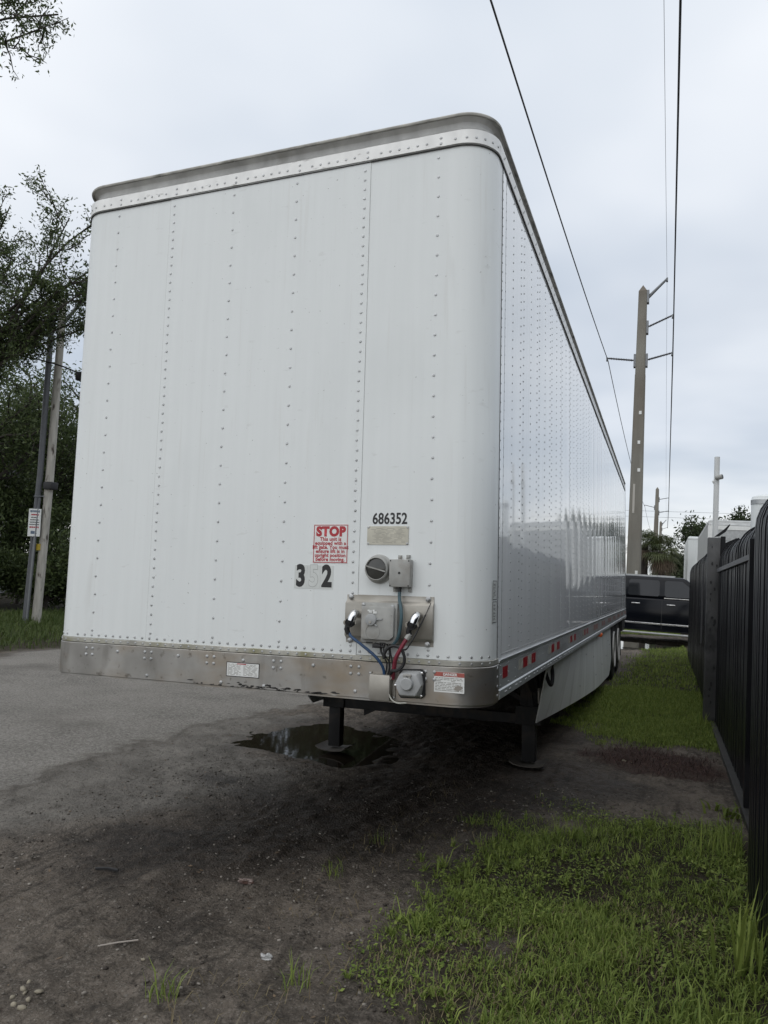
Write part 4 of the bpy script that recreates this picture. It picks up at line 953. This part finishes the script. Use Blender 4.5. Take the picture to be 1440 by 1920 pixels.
crumple('paper_scrap', 'flat pale paper scrap at the left verge edge', -8.95, 5.9, .16, mat('paper', (.5, .5, .5), .8, var=.3, vscale=20), 5, .25)
crumple('paper_scrap', 'small white scrap beside the red needle litter', 1.72, 3.95, .022, STN, 9, .5)
z0 = Hs(-.15, -.69)
MB().tube([(-.21, -.75, z0+.012), (-.155, -.69, z0+.014), (-.09, -.635, z0+.016)], .0035, 6).build('drinking_straw', mat('pale_straw', (.38, .34, .30), .5))
tag(bpy.data.objects['drinking_straw'], 'thin pale straw lying on the dirt at lower left', 'straw')
z0 = Hs(-.8, 0); tag(MB().tube([(-.86, -.03, z0+.01), (-.8, 0, z0+.014), (-.74, .01, z0+.01)], .008, 6).build('twig', BRUB), 'short dark twig on the dirt at left', 'twig')

# ================================================================ far things on the right
# dark SUV
SB = mat('black_car_paint', (.005, .006, .009), .12, spec=.22); SG = mat('tinted_car_glass', (.010, .011, .013), .05, spec=.5)
sv = empty('dark_suv', (1.98, 21.0, .21)); tag(sv, 'black sport utility vehicle parked across the end of the strip', 'car')
prof = [(-2.86, .50), (-2.82, 1.22), (-2.74, 1.31), (1.42, 1.31), (2.30, 1.22), (2.56, 1.08), (2.62, .56), (2.45, .34), (-2.65, .34)]
MB().prism(prof, lambda a, b, d: (a, d, b), -.985, .985).build('body', SB, sv, bevel=.09, seg=4)
mb = MB()
base = [(-2.76, -.955), (1.38, -.955), (1.38, .955), (-2.76, .955)]; top = [(-2.60, -.85), (.62, -.85), (.62, .85), (-2.60, .85)]
mb.add([(a, b, 1.305) for a, b in base]+[(a, b, 1.955) for a, b in top], [(0, 3, 2, 1), (4, 5, 6, 7)]+[(i, (i+1) % 4, 4+(i+1) % 4, 4+i) for i in range(4)])
mb.build('cabin', SB, sv, bevel=.10, seg=4)
def side_glass(x0, x1, x2, x3, z0, z1, nm='window'):
    for s in (-1, 1):
        def fn(a, b, d): 
            t = (b-1.305)/.65; return (a, s*((.955+(.85-.955)*t)+d), b)
        r = .05
        pts = [(x0+r, z0), (x1-r, z0), (x1, z0+r), (x2+.0, z1-r), (x2-r, z1), (x3+r, z1), (x3, z1-r), (x0, z0+r)]
        MB().prism(pts, fn, -.004, .008).build(nm, SG, sv, bevel=.003, seg=1)
side_glass(-.97, -.07, -.07, -.94, 1.37, 1.85); side_glass(.06, 1.08, .60, .06, 1.37, 1.85); side_glass(-2.4, -1.10, -1.10, -2.34, 1.37, 1.85)
MB().prism([(1.335, 1.36), (.66, 1.90), (.645, 1.90), (1.32, 1.36)], lambda a, b, d: (a+.012, d, b), -.80, .80).build('windshield', SG, sv)
MB().prism([(-2.745, 1.40), (-2.625, 1.86), (-2.60, 1.86), (-2.72, 1.40)], lambda a, b, d: (a-.012, d, b), -.72, .72).build('rear_glass', SG, sv)
for s in (-1, 1):
    for a in (.0, -1.03, 1.16): MB().box(a-.004, a+.004, s*.984-.002, s*.984+.002, .42, 1.27).build('door_seam', GASK, sv, smooth=False)
    for a in (.13, -1.02+.17): MB().box(a, a+.24, s*.992-.018, s*.992+.018, 1.12, 1.155).build('door_handle', CHR, sv, bevel=.008)
    MB().box(.05, 1.15, s*.962-.012, s*.962+.012, 1.318, 1.34).build('belt_trim', CHR, sv, bevel=.003, seg=1)
    MB().box(-.0, 1.14, s*.990-.012, s*.990+.012, .545, .585).box(-1.02, -.015, s*.990-.012, s*.990+.012, .545, .585).build('door_trim', CHR, sv, bevel=.006, seg=1)
    MB().box(-1.15, 1.15, s*1.0-.06, s*1.0+.06, .26, .31).build('running_board', ALU, sv, bevel=.01, seg=1)
    for a in (-1.72, 1.62):
        MB().lathe([(.46, 0), (.47, .015), (.40, .02)], (a, s*.975, .42), (0, s, 0), 28).build('wheel_arch', BRUB, sv)
        wv = empty('wheel', (a, s*.98, .40), 0, sv)
        MB().lathe([(.27, .0), (.38, .005), (.40, -.03), (.40, -.22), (.38, -.25), (.1, -.25)], (0, 0, 0), (0, s, 0), 28).build('tyre', RUB, wv)
        mb = MB().lathe([(.27, -.01), (.25, -.04), (.06, -.03), (0, -.02)], (0, 0, 0), (0, s, 0), 24)
        for k in range(6): mb.bar((0, -s*.02, 0), (.25*math.cos(k*1.047), -s*.01, .25*math.sin(k*1.047)), .05, .02)
        mb.build('rim', ALU, wv)
    MB().box(2.42, 2.60, s*.86-.1, s*.86+.1, .88, 1.05).build('headlight', LENS, sv, bevel=.02)
    MB().box(-2.875, -2.80, s*.88-.08, s*.88+.08, .95, 1.3).build('tail_light', REDR, sv, bevel=.01)
    MB().box(.80, .98, s*1.10-.1, s*1.10+.1, 1.36, 1.52).build('side_mirror', SB, sv, bevel=.04)
    MB().bar((-2.3, s*.66, 1.985), (.35, s*.66, 1.985), .04, .03).build('roof_rail', ALU, sv)

# concrete transmission poles with post insulators
CON = mat('stained_concrete', (.225, .215, .185), .85, var=.28, vscale=1.2, vstretch=(2, 2, .3), col2=(.15, .13, .105), c2pos=(.46, .62), c2scale=.35, c2stretch=(1, 1, .6), bump=.3, bscale=12, bdist=.02)
STEEL = mat('galvanised_steel', (.20, .21, .22), .5, .6, var=.2, vscale=6); INS = mat('polymer_insulator', (.06, .06, .065), .5)
WIRE = mat('overhead_wire_black', (.012, .012, .013), .6); WIREG = mat('overhead_wire_grey', (.16, .17, .18), .6)
def cpole(label, x, y, zb, zt, w0, w1, arms, lx=0., full=True):
    g = empty('concrete_pole', (x, y, zb)); g.rotation_euler = (0, lx, 0); tag(g, label, 'utility pole', 'concrete poles along the power line')
    h = zt-zb; c = .22
    def ring(w, z): return [(sx*w/2*(1 if k else 1-c), sy*w/2*(1-c if k else 1), z) for sx, sy, k in ((-1, -1, 0), (1, -1, 0), (1, -1, 1), (1, 1, 1), (1, 1, 0), (-1, 1, 0), (-1, 1, 1), (-1, -1, 1))]
    V = []; hs = [0, h*.4, h*.7, h*.725, h*.7251, h-.35]
    for i, z in enumerate(hs): V += ring(w0+(w1-w0)*z/h+(0.02 if i < 4 else 0), z)
    k = len(hs); V.append((0, 0, h))
    MB().add(V, [(i*8+j, i*8+(j+1) % 8, i*8+8+(j+1) % 8, i*8+8+j) for i in range(k-1) for j in range(8)]+[((k-1)*8+j, (k-1)*8+(j+1) % 8, k*8) for j in range(8)]+[tuple(range(7, -1, -1))]).build('shaft', CON, g, smooth=False)
    for (z0, x1, z1, st) in arms:
        s = 1 if x1 > 0 else -1; ws = (w0+(w1-w0)*z0/h)/2
        MB().box(s*ws-.02 if s > 0 else -ws-.10, s*ws+.10 if s > 0 else -ws+.02, -.16, .16, z0-.35, z0+.28).build('bracket', STEEL, g)
        if st: MB().tube([(s*ws, 0, z0-.1), (x1, 0, z1)], [.085, .055], 8).build('steel_arm', STEEL, g)
        else:
            mb = MB().tube([(s*(ws+.05), 0, z0), (x1, 0, z1)], [.042, .036], 8)
            if full:
                for q in range(14): t_ = .12+.06*q; p = Vector((s*(ws+.05), 0, z0)).lerp(Vector((x1, 0, z1)), t_); mb.cyl(p-Vector((s*.008, 0, 0)), p+Vector((s*.008, 0, 0)), .075, .06, 8)
            mb.build('insulator', INS, g)
        MB().box(x1-.04, x1+.04, -.1, .1, z1-.14, z1+.02).build('clamp', STEEL, g)
    if full:
        for z, xx in ((2.3, .12), (7.2, .08), (8.55, .04), (10.0, .06)):
            wv = w0+(w1-w0)*z/h; MB().box(xx-.05, xx+.07, -wv/2-.03, -wv/2+.01, z, z+.16).build('pole_tag', STK, g, smooth=False)
        wv = w0+(w1-w0)*5.9/h; MB().box(-.15, -.05, -wv/2-.035, -wv/2+.01, 5.2, 6.6).build('ground_wire_cover', mat('pale_cover', (.42, .40, .36), .7), g)
    return g
Y1 = 34.0; B1 = (.655, Y1, .2)
cpole('tall tapered concrete power pole standing right behind the trailer', *B1[:2], .2, 16.75, .67, .39, [(15.95, 1.10, 16.78, 1), (14.40, 1.40, 14.92, 0), (12.75, 1.42, 13.05, 0), (12.75, -1.58, 12.92, 0)], lx=-.003)
cpole('second concrete power pole, smaller in the distance beside the palm', .80, 102.5, .2, 15.9, .80, .42, [(14.0, 1.47, 14.25, 0), (12.2, 1.5, 12.5, 0), (12.9, -1.55, 13.2, 0)], full=False)
cpole('third concrete power pole, farthest and shortest behind the palm', 1.05, 156.0, .2, 16.2, .8, .45, [(15.3, 1.0, 16.2, 1), (14.3, 1.3, 14.7, 0)], full=False)
def wire(label, pts, r, m_, sag=0.):
    out_ = []
    for a, b in zip(pts, pts[1:]):
        a, b = Vector(a), Vector(b); s = sag*((b-a).length/68)**2
        out_ += [a.lerp(b, t/12)-Vector((0, 0, 4*s*(t/12)*(1-t/12))) for t in range(12)]
    out_.append(Vector(pts[-1])); tag(MB().tube(out_, r, 5).build('overhead_wire', m_), label, 'wire', 'overhead power wires')
wire('black overhead wire crossing the sky left of the concrete pole', [(-2.0, -33, 12.3), (-1.02, 8.0, 11.45), (-.92, Y1, 12.98), (-.73, 102.3, 13.2), (-.5, 156, 13.5)], .020, WIRE, .9)
wire('lower black overhead wire on the right of the concrete poles', [(1.85, -33, 11.9), (1.97, 9.5, 12.04), (2.08, Y1, 13.06), (2.31, 102.5, 12.55), (2.35, 156, 14.7)], .024, WIRE, .5)
wire('upper black overhead wire on the right of the concrete poles', [(1.8, -33, 14.0), (1.962, 12.2, 14.15), (2.05, Y1, 14.98), (2.27, 102.5, 14.3), (2.3, 156, 14.8)], .022, WIRE, .5)
wire('thin grey static wire from the top arm of the concrete pole', [(1.3, -33, 16.0), (1.55, 15.6, 16.9), (1.70, Y1, 16.84), (1.9, 102.5, 15.4), (2.05, 156, 16.4)], .007, WIREG, .4)
for k, (z, lab) in enumerate(((15.9, 'highest'), (14.9, 'second'), (9.8, 'third'), (8.6, 'lowest'))):
    tag(MB().tube([(-60+12*t, 130, z-.5*math.sin(t/12*3.1)) for t in range(13)], .022, 4).build('crossing_wire', WIREG), lab+' of the faint wires crossing low above the horizon', 'wire', 'faint wires above the horizon')

# parked trailers and box bodies beyond the fence
def box_body(name, label, x0, x1, y0, y1, zt, zb=1.15, rad=.18, m_=WH, ribs=False, door=False, rz=0):
    g = empty(name, ((x0+x1)/2, (y0+y1)/2, .15), rz); tag(g, label, 'trailer', 'white box bodies parked beyond the fence')
    ox, oy = (x0+x1)/2, (y0+y1)/2; hx, hy = (x1-x0)/2, (y1-y0)/2
    n = 6; pl_ = []
    for cx_, cy_, a0 in ((hx-rad, -hy+rad, -90), (hx-rad, hy-rad, 0), (-hx+rad, hy-rad, 90), (-hx+rad, -hy+rad, 180)):
        for i in range(n+1): a = math.radians(a0+90*i/n); pl_.append((cx_+rad*math.cos(a), cy_+rad*math.sin(a)))
    MB().prism(pl_, lambda a, b, d: (a, b, d), zb, zt-.18).build('box', m_, g)
    pl2 = [(a*1.004, b*1.004) for a, b in pl_]
    MB().prism(pl2, lambda a, b, d: (a, b, d), zt-.179, zt-.10).build('top_rail', ALU, g)
    mb = MB(); k = len(pl_)
    for s, z in ((1, zt-.099), (.99, zt-.04), (.93, zt)): mb.v += [(a-math.copysign((1-s)*hx, a), b-math.copysign((1-s)*hx, b), z) for a, b in pl_]
    mb.f += [(i*k+j, i*k+(j+1) % k, i*k+k+(j+1) % k, i*k+k+j) for i in range(2) for j in range(k)]+[tuple(range(2*k, 3*k)), tuple(range(k-1, -1, -1))]
    mb.build('roof', m_, g)
    MB().prism([(a*.97, b*.99) for a, b in pl_], lambda a, b, d: (a, b, d), zb-.12, zb-.001).build('side_rail', RAIL, g)
    if ribs:
        for i in range(int((y1-y0)/.4)):
            MB().box(-hx-.03, -hx+.001, -hy+.2+.4*i, -hy+.27+.4*i, zb+.05, zt-.22).build('wall_rib', m_, g)
    if door:
        d = MB().box(-hx+.22, hx-.22, -hy-.02, -hy+.001, zb+.1, zt-.35).build('roll_door', GREY2, g)
        for i in range(10): MB().box(-hx+.24, hx-.24, -hy-.034, -hy-.021, zb+.13+.24*i, zb+.34+.24*i).build('door_slat', GREY2, d, bevel=.004, seg=1) if zb+.34+.24*i < zt-.36 else None
        MB().box(-hx-.001, -hx+.20, -hy-.03, -hy, zb, zt-.2).box(hx-.20, hx+.001, -hy-.03, -hy, zb, zt-.2).box(-hx+.2, hx-.2, -hy-.03, -hy, zt-.34, zt-.2).build('door_frame', STK, g, bevel=.004, seg=1)
    for yy in (hy*.65, hy*.8):
        for s in (-1, 1):
            wv = empty('wheel', (s*(hx-.03), yy, .5), 0, g)
            if s < 0: wv.rotation_euler = (0, 0, math.pi)
            link('tyre', mt, None, wv); link('rim', mr2, None, wv)
    MB().box(-hx+.2, -hx+.33, -hy*.6, -hy*.6+.12, 0, zb-.12).box(hx-.33, hx-.2, -hy*.6, -hy*.6+.12, 0, zb-.12).build('support_leg', BLK, g)
    return g
box_body('parked_trailer', 'white trailer with a rounded top corner at the right edge, beyond the fence', 4.27, 6.8, 10.8, 17.8, 3.42, rz=R(-15))
box_body('parked_trailer', 'grey roll-door trailer end beside the white camera post', 3.36, 5.85, 24.0, 32.0, 4.14, door=True, rad=.03, m_=mat('dull_white_box', (.46, .47, .46), .6, var=.2, vscale=2, vstretch=(2, 2, .4)))
box_body('shipping_container', 'ribbed white container at the far end of the fence', 3.16, 5.6, 40.0, 46, 4.70, rad=.02, ribs=True)
# white post with cameras
PW = mat('white_post_paint', (.62, .63, .62), .5, var=.15, vscale=6, vstretch=(1, 1, .3))
g = empty('camera_post', (2.73, 9.0, .1)); tag(g, 'slim white round post with a small security camera', 'post')
MB().cyl((0, 0, 0), (0, 0, 3.75), .040, n=16).build('shaft', PW, g)
MB().cyl((-.02, -.06, 3.41), (.075, -.10, 3.43), .034, .040, 14).build('camera_body', GREY, g, bevel=.005)
MB().cyl((.076, -.1005, 3.4302), (.080, -.102, 3.431), .032, n=14).build('lens', LENS, g)
MB().cyl((-.055, .0, 3.35), (-.02, 0, 3.37), .025, n=10).build('junction', PW, g)

# ================================================================ trees
def leaf_cloud(P, size, seed, drop=.0):
    rg = np.random.default_rng(seed); n = len(P)
    u = rg.normal(size=(n, 3)); u /= np.linalg.norm(u, axis=1)[:, None]
    v = rg.normal(size=(n, 3)); v -= u*(u*v).sum(1)[:, None]; v /= np.linalg.norm(v, axis=1)[:, None]
    s = size*rg.uniform(.6, 1.3, n)[:, None]
    V = np.stack([P-u*s, P+v*s*.38, P+u*s, P-v*s*.38], 1); return V.reshape(-1, 3), np.arange(n*4).reshape(-1, 4), np.repeat(rg.random(n), 4)
LEAF = mat('oak_leaf', (.034, .054, .020), .5, spec=.3, attr='tint', attrcol=(.115, .15, .055), trans=.35)
LEAF2 = mat('far_leaf', (.030, .045, .020), .6, spec=.25, attr='tint', attrcol=(.06, .08, .035), trans=.2)
BARK = mat('oak_bark', (.055, .047, .040), .9, var=.4, vscale=6, vstretch=(1, 1, .3), bump=.6, bscale=20, bdist=.02)
def wander(rg, a, b, n, amp):
    a, b = np.array(a, float), np.array(b, float); L_ = np.linalg.norm(b-a); t = np.linspace(0, 1, n)[:, None]
    p = a+(b-a)*t; ph = rg.uniform(0, 6, 6); fr = rg.uniform(2, 5, 3)
    return p+amp*L_*np.sin(np.pi*t)*np.stack([np.sin(t[:, 0]*fr[i]+ph[i]) for i in range(3)], 1)
def tree(name, label, base, fork, limbs, r0, nsub, ntwig, leaves, lsize, seed, spread=.35, sublen=.45, leafm=LEAF, clear=.25, lr=.5, cat='tree', group='trees around the lot', lrange=.16):
    rg = np.random.default_rng(seed); g = empty(name, base); tag(g, label, cat, group); b0 = np.array(base, float)
    tk = MB(); f_ = np.array(fork, float)
    p = wander(rg, b0-[0, 0, .1], f_, 6, .04); tk.tube([q-b0 for q in p], list(np.linspace(r0, r0*.75, 6)), 10)
    LP = []
    for e_ in limbs:
        e_ = np.array(e_, float); q = wander(rg, f_, e_, 9, .07); L_ = np.linalg.norm(e_-f_)
        tk.tube([k-b0 for k in q], list(np.linspace(r0*lr, r0*.05, 9)), 7)
        for i in range(nsub):
            t = clear+(1-clear)*(i+rg.random())/nsub; s = q[min(8, int(t*8))]+(q[min(8, int(t*8)+1)]-q[min(8, int(t*8))])*(t*8 % 1)
            d = rg.normal(size=3); d[2] = abs(d[2])*.6+.05 if rg.random() < .75 else -abs(d[2])*.5; d = d/np.linalg.norm(d)+.7*(e_-f_)/L_; d /= np.linalg.norm(d)
            sl_ = L_*sublen*rg.uniform(.45, 1)*(1.15-.5*t); e2 = s+d*sl_; q2 = wander(rg, s, e2, 6, .09)
            tk.tube([k-b0 for k in q2], list(np.linspace(r0*.13*lr*2, r0*.02, 6)), 5, False)
            for j in range(ntwig):
                t2 = .2+.8*(j+rg.random())/ntwig; s3 = q2[min(5, int(t2*5))]
                d3 = rg.normal(size=3); d3 = d3/np.linalg.norm(d3)*1.0+.8*d; d3 /= np.linalg.norm(d3); e3 = s3+d3*sl_*spread*rg.uniform(.5, 1.1)
                q3 = wander(rg, s3, e3, 4, .1); tk.tube([k-b0 for k in q3], [.012, .009, .006, .003], 3, False)
                tt = rg.random(leaves)**.7; idx = np.clip((tt*3).astype(int), 0, 2); fr = (tt*3-idx)[:, None]
                LP.append(q3[idx]*(1-fr)+q3[idx+1]*fr+rg.normal(size=(leaves, 3))*lrange)
    P = np.concatenate(LP); P = P[P[:, 2] > .05]
    tk.build('trunk', BARK, g, smooth=True, ang=80)
    V, Fq, t = leaf_cloud(P-b0, lsize, seed+5); link('crown', np_mesh('crown', V, Fq, dict(tint=t)), leafm, g)
    return g
def ell(c, r, n, seed, up=.0):
    rg = np.random.default_rng(seed); d = rg.normal(size=(n, 3)); d /= np.linalg.norm(d, axis=1)[:, None]
    if up is not None: d[:, 2] = np.abs(d[:, 2])*(1-up)+up
    return np.array(c)+d*np.array(r)*rg.uniform(.75, 1, n)[:, None]
# lacy live oak whose limbs reach over the left pole
L1 = [(-9.75, 9.2, 8.3), (-10.0, 9.4, 7.2), (-9.4, 8.9, 7.6), (-10.6, 9.6, 6.9), (-10.2, 8.4, 8.9), (-9.6, 8.7, 9.0), (-10.4, 8.5, 7.4), (-11.0, 8.8, 6.6), (-11.4, 8.2, 8.0), (-12.2, 8.6, 9.5), (-10.0, 9.2, 7.9), (-12.4, 9.0, 6.2)]
tree('live_oak', 'lacy live oak branches spreading over the top of the left utility pole', (-14.6, 7.2, -.05), (-13.6, 7.6, 5.0), L1+[(-15, 5, 9), (-17, 8, 8.5), (-15, 10, 9.5), (-13, 4.5, 8)], .24, 11, 7, 32, .044, 101, .42, .36, lrange=.075, lr=.26)
# branch spray hanging into the top left corner
tree('live_oak', 'leafy oak branch hanging into the top left corner of the sky', (-9.6, .9, -.1), (-8.8, 1.6, 6.0), [(-5.85, 3.62, 8.92), (-6.1, 3.55, 8.7), (-6.4, 3.4, 9.05), (-6.9, 3.3, 9.4), (-9, 4, 9.5), (-11, 1, 9), (-8.5, -1, 9.2)], .22, 10, 7, 34, .030, 111, .36, .34, lrange=.06, lr=.16)
# dense trees behind
tree('live_oak', 'dense dark oak tree filling the left edge behind the utility pole', (-19.0, 13.0, 0), (-18.6, 13.2, 2.6), list(ell((-18.0, 13.4, 4.0), (3.6, 3.6, 3.6), 16, 5, -.2)), .34, 9, 6, 54, .066, 121, .5, .55, lrange=.28)
tree('live_oak', 'dense oak tree standing between the utility pole and the trailer', (-16.2, 17.6, 0), (-16.4, 17.2, 2.4), list(ell((-16.4, 16.8, 3.6), (3.2, 3.4, 4.2), 16, 6, -.2)), .30, 9, 6, 54, .066, 131, .5, .55, lrange=.28)
tree('live_oak', 'tall oak tree farther back behind the left trees', (-25, 21, 0), (-24.5, 21, 3), list(ell((-24, 20.6, 5), (5, 5, 4.8), 14, 7, -.1)), .4, 9, 6, 40, .11, 141, .5, .5, lrange=.35)
for i, (x, y, s, lab) in enumerate(((-16.2, 12.0, 2.0, 'dark shrub at the left edge below the oak'), (-14.9, 13.6, 1.9, 'dark shrub right behind the utility pole'), (-13.9, 15.4, 2.0, 'dark shrub beside the trailer corner at left'), (-17.5, 15.0, 2.6, 'tall dark shrub behind the other shrubs'))):
    tree('shrub', lab, (x, y, 0), (x, y, .3), list(ell((x, y, .5*s), (s*.75, s*.75, s*.85), 9, 50+i, -.1)), .07, 7, 5, 40, .07, 151+i, .5, .6, cat='shrub', group='dark undergrowth at left', lrange=.18)
# grey building wall glimpsed through the trees
g = empty('grey_building', (-25.5, 15.5, 0), R(38)); tag(g, 'pale grey building wall glimpsed through the left trees', 'building')
MB().box(-4.5, 4.5, -.15, 4, 0, 4.6).build('wall', mat('grey_render', (.34, .34, .34), .85, var=.2, vscale=1.5), g)
MB().box(-4.7, 4.7, -.3, 4.2, 4.6, 4.8).build('roof', STEEL, g)
# trees beyond the fence and at the end of the strip
tree('far_tree', 'spreading tree top above the parked trailers at right', (7.0, 62, .2), (6.6, 62, 3), list(ell((6.2, 62, 5.4), (3.4, 3, 3.0), 14, 8, .0)), .3, 8, 5, 26, .16, 161, .5, .5, LEAF2, lrange=.3)
tree('far_tree', 'small rounded dark tree left of the white container', (3.4, 82, .2), (3.4, 82, 2), list(ell((3.5, 82.4, 3.6), (1.6, 1.6, 2.4), 10, 9, .0)), .2, 7, 5, 22, .16, 171, .5, .5, LEAF2, lrange=.25)
tree('far_tree', 'low green bush behind the palm at the end of the strip', (2.6, 60, .2), (2.6, 60, .8), list(ell((2.6, 60, 1.8), (1.6, 1.4, 1.6), 9, 10, .0)), .1, 6, 5, 24, .12, 181, .5, .6, LEAF2, lrange=.2)
for i, (x, y, h) in enumerate(((13, 60, 6), (22, 72, 7), (34, 66, 8), (-13, 29, 10), (-17, 25, 10), (-12, 37, 11), (-16, 43, 11), (-9.5, 48, 10), (16, 40, 6.5), (12, 22, 7), (24, 30, 8))):
    tree('far_tree', ('dense tree in the distant line beyond the parked trailers' if x > 0 else 'tree of the left verge line hidden behind the long trailer'), (x, y, .1), (x, y, h*.35), list(ell((x, y, h*.55), (h*.5, h*.5, h*.5), 12, 60+i, .0)), .25, 8, 5, 24, .2, 191+i, .5, .55, LEAF2, lrange=.4)
# cabbage palm
PALM = mat('palm_frond', (.055, .075, .024), .55, attr='tint', attrcol=(.11, .125, .05), trans=.2); PALMD = mat('dead_palm_frond', (.12, .085, .055), .8, attr='tint', attrcol=(.18, .14, .10))
def palm(label, x, y, zb, zc, r, seed, n=34):
    g = empty('cabbage_palm', (x, y, zb)); tag(g, label, 'palm', 'cabbage palms at the end of the strip'); rg = np.random.default_rng(seed)
    MB().tube([(0, 0, 0), (.04, 0, (zc-zb)*.5), (0, 0, zc-zb)], [.2, .17, .2], 10).build('trunk', BARK, g)
    for dead in (0, 1):
        Vs, Ts = [], []
        for i in range(n if not dead else n//2):
            az = rg.uniform(0, 6.28); elv = rg.uniform(-.5, 1.35) if not dead else rg.uniform(-1.35, -.7)
            d = np.array([math.cos(az)*math.cos(elv), math.sin(az)*math.cos(elv), math.sin(elv)]); side = np.cross(d, [0, 0, 1]); side /= np.linalg.norm(side); upv = np.cross(side, d)
            hub = np.array([0, 0, zc-zb])+d*r*.45; tn = rg.random()
            for k in range(18):
                a = (k/17-.5)*4.0; dd = d*math.cos(a)+side*math.sin(a); L_ = r*.62*rg.uniform(.8, 1.1)*(1-.25*abs(a)/2)
                mid = hub+dd*L_*.55; tip = hub+dd*L_-np.array([0, 0, .30*L_*(1+rg.random())]); wv = np.cross(dd, upv); wv = wv/(np.linalg.norm(wv)+1e-9)*.022
                Vs += [hub, mid+wv, tip, mid-wv]; Ts += [tn]*4
            Vs += [np.array([0, 0, zc-zb])+upv*.015, hub+upv*.012, hub-upv*.012, np.array([0, 0, zc-zb])-upv*.015]; Ts += [tn]*4
        V = np.array(Vs); link('dead_fronds' if dead else 'fronds', np_mesh('fronds', V, np.arange(len(V)).reshape(-1, 4), dict(tint=Ts)), PALMD if dead else PALM, g)
palm('cabbage palm with drooping fronds right of the concrete pole', 1.85, 39.3, .2, 3.9, 1.25, 7, 40)
palm('shaggy cabbage palm half hidden behind the concrete pole', .95, 40.2, .2, 4.3, 1.2, 9, 34)

# ================================================================ left utility pole, conduit and sign
WOOD = mat('weathered_grey_wood', (.44, .42, .375), .85, var=.3, vscale=6, vstretch=(3, 3, .4), col2=(.07, .055, .045), c2pos=(.60, .70), c2scale=4, c2stretch=(2, 2, .7), bump=.4, bscale=20, bdist=.01)
CDT = mat('grey_plastic_conduit', (.10, .105, .115), .5, var=.15, vscale=5)
zg = Hs(-12.05, 10.4)
g = empty('wooden_pole', (-12.02, 10.44, zg)); tag(g, 'weathered grey wooden utility pole on the left verge', 'utility pole')
MB().tube([(0, 0, -.1), (.06, -.1, 3.5), (.115, -.30, 7.9)], [.108, .098, .085], 14).build('shaft', WOOD, g)
MB().box(.03, .28, -.26, -.02, 3.22, 3.40).build('cable_clamp', BRUB, g, bevel=.02)
MB().tube([(.10, -.28, 7.2), (.5, -.2, 7.75), (1.0, -.1, 8.3)], .045, 8).build('lamp_arm', STEEL, g)
MB().box(-.02, .05, -.22, -.14, 1.75, 1.90).build('yellow_tag', mat('yellow_tag', (.45, .33, .04), .6), g)
g = empty('conduit_pipe', (-12.25, 10.33, zg)); tag(g, 'dark grey plastic conduit riser leaning along the wooden pole', 'pipe')
MB().tube([(0, 0, -.1), (.12, -.13, 3.6), (.23, -.38, 7.6)], .070, 12).build('pipe', CDT, g)
MB().tube([(.10, -.11, -.1), (.17, -.15, 1.7), (.20, -.14, 3.0)], .03, 8).build('thin_pipe', CDT, g)
MB().tube([(-.05, -.07, 3.02), (.12, -.24, 3.03), (.30, -.1, 3.05)], .012, 6).build('strap', STEEL, g)
g = empty('notice_sign', (-12.02, 10.12, zg)); tag(g, 'small white printed notice sign on a thin post in front of the pole', 'sign')
a = math.radians(38)
MB().bar((0, .03, -.05), (-.02, .03, 2.75), .05, .03).build('sign_post', STEEL, g)
Ms = Matrix.Translation((-.045, 0, 2.40)) @ Matrix.Rotation(a, 4, 'Z') @ Matrix.Rotation(R(-2), 4, 'Y')
sg = MB().box(-.135, .135, -.008, .008, -.33, .33, Ms).build('sign_plate', STK, g, bevel=.004, seg=1)
mb = MB(); mb2 = MB(); mb3 = MB()
for k, (z, wd, hh) in enumerate(((.27, .21, .05), (.19, .17, .034), (.125, .15, .022), (.065, .19, .024), (.010, .20, .022), (-.045, .21, .022), (-.11, .20, .036))):
    rn = random.Random(k); x = -wd/2
    while x < wd/2-.008:
        l_ = rn.uniform(.012, .04); (mb2 if k in (1, 6) else mb3 if k == 0 else mb).box(x, min(x+l_, wd/2), -.0105, -.0082, z-hh/2, z+hh/2, Ms); x += l_+rn.uniform(.004, .009)
mb3.box(-.07, .02, -.0105, -.0082, -.27, -.20, Ms); mb3.box(.03, .06, -.0105, -.0082, -.27, -.24, Ms)
mb.build('black_print', BLKP, sg, smooth=False); mb2.build('red_print', REDP, sg, smooth=False); mb3.build('blue_print', mat('blue_grey_print', (.12, .16, .22), .6), sg, smooth=False)
tag(MB().tube(curve([(-22, 4, 6.9), (-16, 8.1, 6.55), (-13.03, 9.5, 6.40), (-11.95, 10.0, 6.25), (-11.2, 10.25, 6.0), (-10.2, 10.7, 5.55), (-4, 14.5, 5.2)]), .018, 6).build('utility_cable', WIRE), 'black utility cable slung past the left wooden pole', 'wire')
tag(MB().box(-11.32, -11.12, 10.15, 10.35, 5.85, 6.06).build('cable_splice_box', BRUB, bevel=.03), 'small black splice box on the cable beside the trailer corner', 'box')
